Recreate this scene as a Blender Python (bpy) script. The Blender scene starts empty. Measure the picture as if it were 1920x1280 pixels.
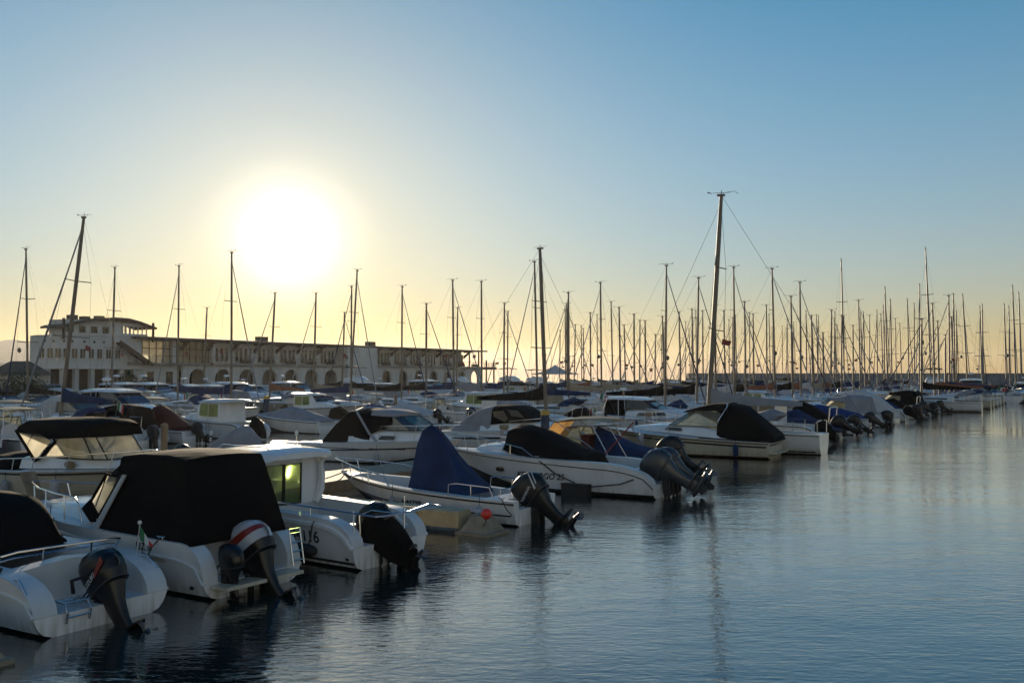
import bpy, bmesh, math, random
from mathutils import Vector, Matrix, noise
random.seed(7)
S = bpy.context.scene
C = S.collection
R = math.radians

# ------------------------------------------------------------------ camera
CAMZ, FPX, PITCH = 3.7, 1750.0, math.atan(63 / 1750)
cam = bpy.data.objects.new('camera', bpy.data.cameras.new('camera'))
C.objects.link(cam); S.camera = cam
cam.data.sensor_width = 36
cam.data.lens = 36 * FPX / 1920
cam.data.clip_end = 30000
cam.location = (0, 0, CAMZ)
cam.rotation_euler = (R(90) + PITCH, 0, 0)


def ray(px, py):
    v = (px - 960) / FPX; w = -(py - 640) / FPX
    return Vector((v, math.cos(PITCH) - w * math.sin(PITCH), math.sin(PITCH) + w * math.cos(PITCH)))


SUN = ray(540, 450).normalized()

# ------------------------------------------------------------------ sky
W = bpy.data.worlds.new('World'); S.world = W; W.use_nodes = True
nt = W.node_tree; bg = nt.nodes['Background']


def wn(t, **k):
    n = nt.nodes.new(t)
    for a, b in k.items(): setattr(n, a, b)
    return n


def wm(op, a, b=None, clamp=False):
    n = wn('ShaderNodeMath', operation=op, use_clamp=clamp)
    for i, x in enumerate((a, b)):
        if x is None: continue
        if isinstance(x, (int, float)): n.inputs[i].default_value = x
        else: nt.links.new(x, n.inputs[i])
    return n.outputs[0]


def wv(op, a, b, scale=None):
    n = wn('ShaderNodeVectorMath', operation=op)
    for i, x in enumerate((a, b)):
        if x is None: continue
        if isinstance(x, tuple): n.inputs[i].default_value = x
        else: nt.links.new(x, n.inputs[i])
    if scale is not None: nt.links.new(scale, n.inputs['Scale'])
    return n


sky = wn('ShaderNodeTexSky', sky_type='NISHITA', sun_disc=False)
sky.sun_elevation = math.asin(SUN.z)
sky.sun_rotation = math.atan2(SUN.x, SUN.y)
sky.air_density, sky.dust_density, sky.ozone_density = 1.0, 0.0, 1.0
tc = wn('ShaderNodeTexCoord')
dirn = wv('NORMALIZE', tc.outputs['Generated'], None).outputs[0]
dot = wv('DOT_PRODUCT', dirn, tuple(SUN)).outputs['Value']
th = wm('MULTIPLY', wm('ARCCOSINE', wm('MINIMUM', dot, 1.0)), 180 / math.pi)   # degrees off the sun
sep = wn('ShaderNodeSeparateXYZ'); nt.links.new(dirn, sep.inputs[0])
el = wm('MAXIMUM', wm('MULTIPLY', wm('ARCSINE', sep.outputs[2]), 180 / math.pi), 0.0)
gam = wn('ShaderNodeGamma'); gam.inputs[1].default_value = 0.7
sc01 = wv('SCALE', sky.outputs[0], None); sc01.inputs['Scale'].default_value = 0.1
nt.links.new(sc01.outputs[0], gam.inputs[0])
tot = wv('MULTIPLY', gam.outputs[0], (1.50, 1.29, 1.12)).outputs[0]


def expo(x, k): return wm('EXPONENT', wm('MULTIPLY', x, -1 / k))


wide = expo(th, 60.0)
hor = expo(el, 5.0)
core = wm('EXPONENT', wm('MULTIPLY', wm('POWER', wm('MULTIPLY', th, 1 / 2.85), 2.0), -1.0))
for colr, amt in (((1.14, 0.71, 0.13), expo(th, 12.5)),            # aureole of the low sun
                  ((0.30, 0.05, -0.09), hor), ((-0.02, 0.25, 0.30), expo(el, 2.0)),   # haze band on the horizon
                  ((-1.70, -1.50, -1.08), wm('MULTIPLY', hor, wide)), ((-0.77, -0.50, -0.14), wide),
                  ((1.1, 1.0, .85), core)):
    tot = wv('ADD', tot, wv('SCALE', colr, None, amt).outputs[0]).outputs[0]
tot = wv('MAXIMUM', tot, (0.0, 0.0, 0.0)).outputs[0]
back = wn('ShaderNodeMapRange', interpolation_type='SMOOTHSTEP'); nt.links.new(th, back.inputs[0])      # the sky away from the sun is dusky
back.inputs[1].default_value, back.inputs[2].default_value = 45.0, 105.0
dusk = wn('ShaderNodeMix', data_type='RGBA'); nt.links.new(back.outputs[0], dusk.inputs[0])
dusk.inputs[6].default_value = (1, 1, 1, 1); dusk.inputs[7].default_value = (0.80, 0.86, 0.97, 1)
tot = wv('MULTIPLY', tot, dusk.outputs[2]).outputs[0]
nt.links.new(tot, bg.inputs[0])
bg.inputs[1].default_value = 1.0

sl = bpy.data.lights.new('sun', 'SUN'); sl.energy = 5.0; sl.angle = R(0.5); sl.color = (1.0, 0.82, 0.58)
so = bpy.data.objects.new('sun', sl); C.objects.link(so)
so.rotation_euler = SUN.to_track_quat('Z', 'Y').to_euler()
S.view_settings.view_transform = 'Standard'; S.view_settings.look = 'None'
S.view_settings.exposure = 0.0; S.view_settings.gamma = 1.0
S.cycles.use_denoising = True
S.cycles.max_bounces = 6; S.cycles.transparent_max_bounces = 12
S.cycles.sample_clamp_indirect = 4.0
S.cycles.caustics_reflective = False; S.cycles.caustics_refractive = False

# ------------------------------------------------------------------ materials
MATS = {}


def mat(name, col, rough=0.5, metal=0.0, var=0.12, vs=3.0, bump=0.0, bs=8.0, spec=0.5, coat=0.0, stretch=(1, 1, 1)):
    m = bpy.data.materials.new(name); m.use_nodes = True
    n = m.node_tree; p = n.nodes['Principled BSDF']
    p.inputs['Roughness'].default_value = rough; p.inputs['Metallic'].default_value = metal
    p.inputs['Specular IOR Level'].default_value = spec
    p.inputs['Coat Weight'].default_value = coat; p.inputs['Coat Roughness'].default_value = 0.12
    t = n.nodes.new('ShaderNodeTexCoord'); mp = n.nodes.new('ShaderNodeMapping'); mp.inputs['Scale'].default_value = stretch
    n.links.new(t.outputs['Object'], mp.inputs[0])
    x = n.nodes.new('ShaderNodeTexNoise'); x.inputs['Scale'].default_value = vs; x.inputs['Detail'].default_value = 5
    n.links.new(mp.outputs[0], x.inputs[0])
    r = n.nodes.new('ShaderNodeValToRGB')
    r.color_ramp.elements[0].position = 0.3; r.color_ramp.elements[1].position = 0.72
    r.color_ramp.elements[0].color = [c * (1 - var) for c in col] + [1]
    r.color_ramp.elements[1].color = [min(1, c * (1 + var)) for c in col] + [1]
    n.links.new(x.outputs[0], r.inputs[0]); n.links.new(r.outputs[0], p.inputs['Base Color'])
    if bump:
        y = n.nodes.new('ShaderNodeTexNoise'); y.inputs['Scale'].default_value = bs; y.inputs['Detail'].default_value = 4
        y.inputs['Distortion'].default_value = 0.4
        n.links.new(mp.outputs[0], y.inputs[0])
        b = n.nodes.new('ShaderNodeBump'); b.inputs['Strength'].default_value = bump; b.inputs['Distance'].default_value = 0.05
        n.links.new(y.outputs[0], b.inputs['Height']); n.links.new(b.outputs[0], p.inputs['Normal'])
    MATS[name] = m
    return m


def clear(name, tint, gloss=0.12, rough=0.03, trans=0.0):
    m = bpy.data.materials.new(name); m.use_nodes = True
    n = m.node_tree; n.nodes.remove(n.nodes['Principled BSDF'])
    out = n.nodes['Material Output']
    tr = n.nodes.new('ShaderNodeBsdfTransparent')
    gl = n.nodes.new('ShaderNodeBsdfGlossy'); gl.inputs['Roughness'].default_value = rough
    x = n.nodes.new('ShaderNodeTexNoise'); x.inputs['Scale'].default_value = 2.5; x.inputs['Detail'].default_value = 3
    t = n.nodes.new('ShaderNodeTexCoord'); n.links.new(t.outputs['Object'], x.inputs[0])
    r = n.nodes.new('ShaderNodeValToRGB')
    r.color_ramp.elements[0].position = 0.35; r.color_ramp.elements[1].position = 0.65
    r.color_ramp.elements[0].color = [c * 0.82 for c in tint] + [1]; r.color_ramp.elements[1].color = list(tint) + [1]
    n.links.new(x.outputs[0], r.inputs[0]); n.links.new(r.outputs[0], tr.inputs[0])
    mx = n.nodes.new('ShaderNodeMixShader'); mx.inputs[0].default_value = gloss
    n.links.new(tr.outputs[0], mx.inputs[1]); n.links.new(gl.outputs[0], mx.inputs[2])
    if trans:                                   # scuffed vinyl scatters some of the sun coming through it
        tl = n.nodes.new('ShaderNodeBsdfTranslucent'); n.links.new(r.outputs[0], tl.inputs[0])
        m2 = n.nodes.new('ShaderNodeMixShader'); m2.inputs[0].default_value = trans
        n.links.new(mx.outputs[0], m2.inputs[1]); n.links.new(tl.outputs[0], m2.inputs[2]); n.links.new(m2.outputs[0], out.inputs[0])
    else: n.links.new(mx.outputs[0], out.inputs[0])
    MATS[name] = m
    return m


gel = mat('white_gelcoat', (0.74, 0.73, 0.72), 0.17, var=0.10, vs=1.6, coat=0.3, stretch=(1, 1, 0.35))
gelc = mat('cream_gelcoat', (0.52, 0.47, 0.37), 0.25, var=0.12, vs=1.8, coat=0.3, stretch=(1, 1, 0.3))


def grime(m, tone, amt):                       # waterline stain and run marks on the topsides
    n = m.node_tree; p = n.nodes['Principled BSDF']; src = p.inputs['Base Color'].links[0].from_socket
    t = n.nodes.new('ShaderNodeTexCoord'); sp = n.nodes.new('ShaderNodeSeparateXYZ'); n.links.new(t.outputs['Object'], sp.inputs[0])
    mp = n.nodes.new('ShaderNodeMapping'); mp.inputs['Scale'].default_value = (5, 5, 0.5); n.links.new(t.outputs['Object'], mp.inputs[0])
    x = n.nodes.new('ShaderNodeTexNoise'); x.inputs['Scale'].default_value = 1.6; x.inputs['Detail'].default_value = 6; n.links.new(mp.outputs[0], x.inputs[0])
    a = n.nodes.new('ShaderNodeMapRange'); a.inputs[1].default_value = 0.34; a.inputs[2].default_value = 0.02; a.inputs[3].default_value = 0.10; a.inputs[4].default_value = 1.0; n.links.new(sp.outputs[2], a.inputs[0])
    b = n.nodes.new('ShaderNodeMapRange'); b.inputs[1].default_value = 0.42; b.inputs[2].default_value = 0.70; b.inputs[4].default_value = amt; n.links.new(x.outputs[0], b.inputs[0])
    k = n.nodes.new('ShaderNodeMath'); k.operation = 'MULTIPLY'; n.links.new(a.outputs[0], k.inputs[0]); n.links.new(b.outputs[0], k.inputs[1])
    c = n.nodes.new('ShaderNodeMix'); c.data_type = 'RGBA'; n.links.new(k.outputs[0], c.inputs[0]); n.links.new(src, c.inputs[6]); c.inputs[7].default_value = tone
    n.links.new(c.outputs[2], p.inputs['Base Color'])


grime(gel, (0.26, 0.22, 0.14, 1), 0.8); grime(gelc, (0.22, 0.18, 0.10, 1), 0.8)
gelg = mat('grey_gelcoat', (0.30, 0.31, 0.33), 0.3, var=0.12, vs=1.8, coat=0.2)
deckm = mat('deck_gelcoat', (0.58, 0.58, 0.57), 0.4, var=0.08, vs=2.5)
navyh = mat('navy_gelcoat', (0.012, 0.018, 0.045), 0.18, var=0.15, coat=0.4)
anti = mat('dark_antifouling', (0.015, 0.014, 0.018), 0.7, var=0.3, vs=4)
blackc = mat('black_canvas', (0.0045, 0.004, 0.0042), 0.9, var=0.3, vs=2.0, bump=0.5, bs=2.2, spec=0.12)
bluec = mat('navy_canvas', (0.012, 0.030, 0.085), 0.85, var=0.3, vs=2.0, bump=0.45, bs=2.4, spec=0.2)
royalc = mat('blue_canvas', (0.010, 0.035, 0.14), 0.85, var=0.3, vs=2.0, bump=0.45, bs=2.4, spec=0.2)
greyc = mat('grey_canvas', (0.25, 0.25, 0.27), 0.9, var=0.15, vs=2.0, bump=0.5, bs=1.8, spec=0.2)
whitec = mat('white_canvas', (0.46, 0.45, 0.44), 0.9, var=0.12, vs=2.0, bump=0.5, bs=1.8, spec=0.2)
beigec = mat('beige_canvas', (0.30, 0.25, 0.18), 0.9, var=0.15, vs=2.0, bump=0.5, bs=2.0, spec=0.2)
maroonc = mat('maroon_canvas', (0.055, 0.010, 0.008), 0.9, var=0.25, vs=2.0, bump=0.5, bs=2.0, spec=0.2)
steel = mat('stainless_steel', (0.55, 0.55, 0.56), 0.2, 1.0, var=0.08)
alloy = mat('mast_alloy', (0.17, 0.135, 0.10), 0.5, 0.25, var=0.15, vs=1.0)
wirem = mat('rigging_wire', (0.06, 0.06, 0.06), 0.5, 0.3, var=0.2)
rubm = mat('dark_rubber', (0.010, 0.010, 0.011), 0.6, var=0.2)
fendw = mat('fender_vinyl', (0.32, 0.32, 0.34), 0.45, var=0.12)
ropem = mat('dark_rope', (0.025, 0.022, 0.02), 0.9, var=0.3, vs=30)
engb = mat('black_engine_paint', (0.007, 0.007, 0.008), 0.32, var=0.15, spec=0.3, coat=0.12)
engg = mat('slate_engine_paint', (0.030, 0.033, 0.038), 0.3, var=0.12, coat=0.25)
engw = mat('white_engine_paint', (0.40, 0.40, 0.42), 0.25, var=0.08, coat=0.4)
engr = mat('red_engine_trim', (0.20, 0.016, 0.010), 0.35, var=0.1)
trimm = mat('cowl_trim_grey', (0.05, 0.05, 0.055), 0.4, var=0.1)
propm = mat('propeller_metal', (0.10, 0.10, 0.11), 0.35, 0.8, var=0.2)
tint = mat('tinted_glass', (0.012, 0.014, 0.017), 0.06, var=0.2, spec=0.7)
vinyl = clear('clear_vinyl', (1.0, 0.98, 0.90), trans=0.62)
vinylo = clear('amber_vinyl', (0.88, 0.64, 0.34), trans=0.5)
greeng = clear('green_glass', (0.72, 0.80, 0.58), 0.10, trans=0.35)
shield = clear('windscreen_glass', (0.74, 0.76, 0.70), 0.16, trans=0.12)
lettm = mat('dark_lettering', (0.012, 0.012, 0.016), 0.5, var=0.1)
lettw = mat('pale_lettering', (0.55, 0.55, 0.55), 0.4, var=0.05)
redst = mat('maroon_stripe', (0.085, 0.022, 0.016), 0.35, var=0.15)
darkst = mat('black_stripe', (0.012, 0.012, 0.014), 0.3, var=0.1)
woodm = mat('weathered_timber', (0.24, 0.16, 0.09), 0.75, var=0.3, vs=6, bump=0.4, bs=14, stretch=(1, 1, 0.2))
plankm = mat('pontoon_planks', (0.27, 0.20, 0.13), 0.7, var=0.3, vs=5, bump=0.5, bs=12, stretch=(0.3, 3, 1))
concr = mat('concrete', (0.28, 0.26, 0.23), 0.85, var=0.2, vs=1.5, bump=0.4, bs=9)
bluep = mat('blue_pile_paint', (0.015, 0.03, 0.07), 0.5, var=0.2)
yelp = mat('yellow_cap_paint', (0.50, 0.30, 0.05), 0.5, var=0.15)
redb = mat('red_buoy', (0.62, 0.035, 0.02), 0.35, var=0.08)
stucco = mat('grey_stucco', (0.55, 0.53, 0.50), 0.9, var=0.12, vs=0.5, bump=0.2, bs=6)
stucco2 = mat('warm_stucco', (0.46, 0.42, 0.36), 0.9, var=0.15, vs=0.5, bump=0.2, bs=6)
roofm = mat('brown_roof', (0.10, 0.075, 0.055), 0.8, var=0.2, vs=1)
glassd = mat('dark_window_glass', (0.02, 0.02, 0.022), 0.08, var=0.3, spec=0.6)
timberd = mat('brown_timber', (0.085, 0.05, 0.03), 0.7, var=0.25, vs=4)
leafm = mat('shrub_leaves', (0.035, 0.055, 0.018), 0.7, var=0.5, vs=3)
hillm = mat('hillside_scrub', (0.08, 0.085, 0.045), 0.95, var=0.4, vs=0.01)
rockm = mat('breakwater_stone', (0.15, 0.14, 0.13), 0.95, var=0.4, vs=0.35, bump=0.6, bs=0.8)
asphm = mat('quay_asphalt', (0.06, 0.058, 0.055), 0.9, var=0.2, vs=1)
flagg = mat('flag_green', (0.02, 0.16, 0.06), 0.8); flagw = mat('flag_white', (0.6, 0.6, 0.58), 0.8); flagr = mat('flag_red', (0.45, 0.03, 0.03), 0.8)
brown_c = mat('terracotta_canvas', (0.22, 0.08, 0.04), 0.9, var=0.2)
birdm = mat('blue_decal', (0.10, 0.28, 0.48), 0.4, var=0.1)
carm = [mat('car_paint_silver', (0.32, 0.33, 0.35), 0.3, 0.4, coat=0.5), mat('car_paint_blue', (0.05, 0.08, 0.15), 0.25, 0.2, coat=0.5),
        mat('car_paint_dark', (0.02, 0.02, 0.025), 0.25, 0.2, coat=0.5), mat('car_paint_white', (0.6, 0.6, 0.6), 0.25, 0.0, coat=0.5)]
lampm = mat('lamp_globe', (0.7, 0.68, 0.6), 0.3)


# ------------------------------------------------------------------ mesh helper
class MB:
    def __init__(self, xf=None):
        self.v, self.f, self.m, self.cur, self.xf = [], [], [], 0, xf

    def add(self, vs, fs):
        o = len(self.v)
        for p in vs:
            p = Vector(p)
            self.v.append(self.xf @ p if self.xf else p)
        for f in fs:
            self.f.append([o + i for i in f]); self.m.append(self.cur)

    def box(self, x0, x1, y0, y1, z0, z1):
        self.add([(x0, y0, z0), (x1, y0, z0), (x1, y1, z0), (x0, y1, z0), (x0, y0, z1), (x1, y0, z1), (x1, y1, z1), (x0, y1, z1)],
                 [(0, 3, 2, 1), (4, 5, 6, 7), (0, 1, 5, 4), (1, 2, 6, 5), (2, 3, 7, 6), (3, 0, 4, 7)])

    def rings(self, rs, close=True, caps=(True, True)):
        n = len(rs[0]); vs = [p for r in rs for p in r]; fs = []
        for i in range(len(rs) - 1):
            for j in range(n if close else n - 1):
                k = (j + 1) % n
                fs.append((i * n + j, i * n + k, (i + 1) * n + k, (i + 1) * n + j))
        if caps[0]: fs.append(tuple(range(n))[::-1])
        if caps[1]: fs.append(tuple((len(rs) - 1) * n + i for i in range(n)))
        self.add(vs, fs)

    def tube(self, pts, r, n=6, caps=(True, True)):
        pts = [Vector(p) for p in pts]; rr = r if isinstance(r, (list, tuple)) else [r] * len(pts)
        rs = []; up = None
        for i, p in enumerate(pts):
            a = pts[max(0, i - 1)]; b = pts[min(len(pts) - 1, i + 1)]
            t = (b - a).normalized()
            if up is None:
                up = Vector((0, 0, 1)) if abs(t.z) < 0.9 else Vector((0, 1, 0))
            s = t.cross(up).normalized(); up = s.cross(t).normalized()
            rs.append([p + (s * math.cos(q) + up * math.sin(q)) * rr[i] for q in [2 * math.pi * j / n for j in range(n)]])
        self.rings(rs, True, caps)

    def lathe(self, prof, c=(0, 0, 0), n=12, caps=(True, True)):
        c = Vector(c)
        self.rings([[c + Vector((r * math.cos(2 * math.pi * j / n), r * math.sin(2 * math.pi * j / n), z)) for j in range(n)] for r, z in prof], True, caps)

    def ball(self, c, r, n=10, m=7):
        rx, ry, rz = r if isinstance(r, tuple) else (r, r, r)
        c = Vector(c)
        self.rings([[c + Vector((rx * math.sin(a) * math.cos(2 * math.pi * j / n), ry * math.sin(a) * math.sin(2 * math.pi * j / n), rz * math.cos(a)))
                     for j in range(n)] for a in [math.pi * (0.02 + 0.96 * i / m) for i in range(m + 1)]])

    def plate(self, pts, t):                      # a flat polygon with thickness t along its normal
        pts = [Vector(p) for p in pts]
        nn = (pts[1] - pts[0]).cross(pts[2] - pts[0]).normalized() * (t / 2)
        n = len(pts)
        self.add([p + nn for p in pts] + [p - nn for p in pts],
                 [tuple(range(n)), tuple(range(2 * n - 1, n - 1, -1))] + [(i, n + i, n + (i + 1) % n, (i + 1) % n) for i in range(n)])

    def build(self, name, mats, parent=None, smooth=38, loc=None):
        me = bpy.data.meshes.new(name)
        me.from_pydata([tuple(p) for p in self.v], [], self.f)
        if not isinstance(mats, (list, tuple)): mats = [mats]
        for x in mats: me.materials.append(x)
        me.polygons.foreach_set('material_index', self.m)
        bm = bmesh.new(); bm.from_mesh(me)
        bmesh.ops.recalc_face_normals(bm, faces=bm.faces)
        bm.to_mesh(me); bm.free()
        if smooth:
            me.polygons.foreach_set('use_smooth', [True] * len(me.polygons))
            me.set_sharp_from_angle(angle=R(smooth))
        o = bpy.data.objects.new(name, me); C.objects.link(o)
        if parent: o.parent = parent
        if loc: o.location = loc
        return o


def thing(name, label, cat, loc=(0, 0, 0), rz=0.0, group=None):
    o = bpy.data.objects.new(name, None); C.objects.link(o)
    o.empty_display_size = 0.3
    o.location = loc; o.rotation_euler = (0, 0, rz)
    o['label'] = label; o['category'] = cat
    if group: o['group'] = group
    return o


def tag(o, label, cat, group=None):
    o['label'] = label; o['category'] = cat
    if group: o['group'] = group
    return o


def structure(o): o['kind'] = 'structure'; return o


def kids(o): return [c for c in C.objects if c.parent == o]


KIDS = {}


def copy_tree(o, parent=None):
    c = o.copy(); C.objects.link(c); c.parent = parent
    for ch in KIDS.setdefault(o.name, kids(o)): copy_tree(ch, c)
    return c


def lettering(parent, text, size, M, m=None, name='lettering', shear=0.0, bold=0.0):
    cu = bpy.data.curves.new(name, 'FONT'); cu.body = text; cu.size = size; cu.extrude = 0.003; cu.shear = shear; cu.offset = bold
    cu.align_x = 'LEFT'
    cu.materials.append(m or lettm)
    tmp = bpy.data.objects.new(name, cu)
    me = bpy.data.meshes.new_from_object(tmp); bpy.data.objects.remove(tmp); bpy.data.curves.remove(cu)
    o = bpy.data.objects.new(name, me); C.objects.link(o); o.parent = parent
    o.matrix_local = M
    return o


def frame(X, Y, loc):
    X = Vector(X).normalized(); Y = Vector(Y); Z = X.cross(Y).normalized(); Y = Z.cross(X)
    return Matrix(((X.x, Y.x, Z.x, loc[0]), (X.y, Y.y, Z.y, loc[1]), (X.z, Y.z, Z.z, loc[2]), (0, 0, 0, 1)))


def hull_text(shell, text, size, x0, z0, sg, m=None, name='boat_name', shear=0.0, bold=0.0, rise=0.0):
    d = -1 if sg > 0 else 1                        # letters run aft on the port side, forward on the starboard side
    o = lettering(shell.hull, text, size, Matrix.Identity(4), m, name, shear, bold)
    for v in o.data.vertices:
        x, z = x0 + d * v.co.x, z0 + v.co.y + rise * v.co.x
        p_ = shell.side(x, z)
        v.co = (x, sg * (p_.y + .006 + (.004 if v.co.z > 0 else 0)), z)
    return o


# ------------------------------------------------------------------ boat parts
class Shell:
    """Hull + deck of a boat; x forward from the transom, z up from the waterline."""

    def __init__(s, root, L, B, zs, zb, hip=0.0, plat=0.3, wall=0.28, inner=((0, 99, None),), lk=0.82, t0=0.42, pw=2.2, bst=0.94,
                 hm=gel, dm=deckm, bm=anti, n=20, chine=0.86, rub=rubm, rubz=None, rubr=0.025, stripes=(), deckname='deck', zk=-0.3):
        s.L, s.B, s.zs, s.zb, s.hip, s.plat, s.lk, s.t0, s.pw, s.bst, s.ch, s.zk0 = L, B, zs, zb, hip, plat, lk, t0, pw, bst, chine, zk
        xs = {L * i / n for i in range(n + 1)} | ({hip * (1 - math.cos(math.pi / 2 * i / 6)) for i in range(7)} if hip else set())
        for a, b, z in inner:
            for q in (a, b):
                if 0 < q < L: xs |= {q - 0.003, q + 0.003}
        xs = sorted(x for x in xs if 0 <= x <= L)
        outs, decks = [], []
        for x in xs:
            hb = s.half(x); z = s.sheer(x); t = x / L
            out = [s.outer(x, f) for f in (1, 0.8, 0.55, 0.3, 0)]
            xk, zk = s.rake(x, s.zk(x)), s.zk(x)
            outs.append(out + [Vector((xk, 0, zk))] + [Vector((p.x, -p.y, p.z)) for p in out[::-1]])
            iz = None
            for a, b, zz in inner:
                if a <= x <= b: iz = zz
            w = min(wall, hb * 0.6)
            g = out[0]
            if iz is None:
                cr = 0.10 * hb
                d = [g, Vector((g.x, g.y - w * 0.5, z + 0.02)), Vector((g.x, (g.y - w) * 0.75, z + cr * 0.7)), Vector((g.x, 0, z + cr))]
            else:
                d = [g, Vector((g.x, g.y - w, z + 0.005)), Vector((g.x, g.y - w - 0.02, min(iz, z + 0.002))), Vector((g.x, 0, iz))]
            decks.append(d + [Vector((p.x, -p.y, p.z)) for p in d[-2::-1]])
        h = MB()
        for i in range(len(xs) - 1):
            a, b = outs[i], outs[i + 1]
            for j in range(10):
                h.cur = 1 if j in (4, 5) else 0
                h.add([a[j], a[j + 1], b[j + 1], b[j]], [(0, 1, 2, 3)])
        h.cur = 0
        poly = outs[0] + decks[0][1:-1][::-1]
        h.add(poly, [tuple(range(len(poly)))])
        bmm = bmesh.new(); bmm.free()
        s.hull = h.build('hull', [hm, bm], root, 40)
        me = s.hull.data; b2 = bmesh.new(); b2.from_mesh(me); bmesh.ops.remove_doubles(b2, verts=b2.verts, dist=1e-4)
        bmesh.ops.recalc_face_normals(b2, faces=b2.faces); b2.to_mesh(me); b2.free(); me.set_sharp_from_angle(angle=R(40))
        d = MB(); d.rings([[p + Vector((0, 0, 0.003)) for p in r] for r in decks], False, (False, False))
        s.deck = d.build(deckname, dm, root, 35)
        if rub:
            q = MB()
            for sg in (1, -1):
                pts = []
                for i in range(27):
                    x = L * i / 26
                    zz = (rubz(x) if rubz else s.sheer(x) - 0.07)
                    p = s.side(x, zz, 0.006)
                    pts.append((p.x, p.y * sg, p.z))
                q.tube(pts, rubr, 5)
            q.build('rub_rail', rub, s.hull)
        for (xa, xb, za, zb_, m, nm) in stripes:   # bands standing a few mm proud of the topsides
            q = MB()
            for sg in (1, -1):
                rows = []
                for i in range(19):
                    x = xa + (xb - xa) * i / 18
                    lo, hi = (za(x) if callable(za) else za), (zb_(x) if callable(zb_) else zb_)
                    p1, p2 = s.side(x, lo, 0.006), s.side(x, hi, 0.006)
                    rows.append([(p1.x, p1.y * sg, p1.z), (p2.x, p2.y * sg, p2.z)])
                q.rings(rows, False, (False, False))
            q.build(nm, m, s.hull)

    def half(s, x):
        t = x / s.L; b = s.B / 2
        if t < s.t0: return b * (s.bst + (1 - s.bst) * math.sin(math.pi / 2 * t / s.t0))
        u = (t - s.t0) / (1 - s.t0)
        return max(0.03, b * (1 - u ** s.pw))

    def sheer(s, x):
        z = s.zs + (s.zb - s.zs) * (x / s.L) ** 1.6
        if s.hip and x < s.hip:
            u = 1 - x / s.hip
            z = s.plat + (z - s.plat) * math.sqrt(max(0, 1 - u ** 2.2))
        return z

    def zk(s, x):
        t = x / s.L
        return s.zk0 + (0.02 - s.zk0) * max(0, (t - 0.55) / 0.45) ** 2

    def zc(s, x):
        t = x / s.L
        return 0.05 + 0.5 * s.zb * max(0, (t - 0.35) / 0.65) ** 2

    def rake(s, x, z):
        t = x / s.L; zt = max(s.sheer(x), 0.2)
        f = min(1, max(0, (z - s.zk(x)) / (zt - s.zk(x))))
        return x - (1 - s.lk) * s.L * t ** 3 * (1 - f)

    def outer(s, x, f):
        hb = s.half(x); t = x / s.L
        c = hb * (s.ch - 0.42 * t ** 2.5)
        zc = min(s.zc(x), s.sheer(x) - 0.02); z = zc + (s.sheer(x) - zc) * f
        return Vector((s.rake(x, z), c + (hb - c) * f ** (0.6 + 0.8 * t), z))

    def side(s, x, z, off=0.0):
        zc = s.zc(x); f = min(1, max(0, (z - zc) / max(0.02, s.sheer(x) - zc)))
        p = s.outer(x, f); p.y += off
        return p


def canopy(root, name, m, st, r=0.5, n=5, smooth=50, caps=True, sag=0.0, crown=0.06, skirt=0.0):
    """Tent-like body over stations (x, z base, z top, half width base, half width top)."""
    rings = []
    for k, (x, zb, zt, wb, wt) in enumerate(st):
        pts = [(wb, zb)]
        h = zt - zb; rr = min(r * wt, 0.45 * h, 0.35)
        wr = wb + (wt - wb) * (1 - rr / max(h, 0.01))
        for f in (0.35, 0.7):
            pts.append((wb + (wr - wb) * f, zb + (h - rr) * f))
        for i in range(n + 1):
            a = math.pi / 2 * i / n
            pts.append((wt - rr + rr * math.cos(a) + (wr - wt) * math.cos(a), zt - rr + rr * math.sin(a)))
        for f in (0.5, 0.0): pts.append(((wt - rr) * f, zt + crown * (1 - f * f)))
        full = pts + [(-y, z) for y, z in pts[-2::-1]]
        if sag:
            full = [(y * (1 + sag * (noise.noise(Vector((x * 1.7, y * 2, z * 2.3))))), z + sag * 0.5 * noise.noise(Vector((x * 2.1, y * 1.7, 7 + z)))) for y, z in full]
        rings.append([(x, y, z) for y, z in full])
    q = MB(); q.rings(rings, False, (caps, caps))
    return q.build(name, m, root, smooth)


def pane(root, name, m, pts, t=0.012):
    q = MB(); q.plate(pts, t); return q.build(name, m, root, 0)


def both(root, name, m, pts, t=0.012):
    pane(root, name, m, pts, t); pane(root, name, m, [(x, -y, z) for x, y, z in pts], t)


def railing(root, path, posts=(), r=0.016, name='rail', mirror=False):
    q = MB()
    for sg in ((1, -1) if mirror else (1,)):
        q.tube([(x, y * sg, z) for x, y, z in path], r, 6)
        for a, b in posts: q.tube([(a[0], a[1] * sg, a[2]), (b[0], b[1] * sg, b[2])], r * 0.85, 5)
    return q.build(name, steel, root)


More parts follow.
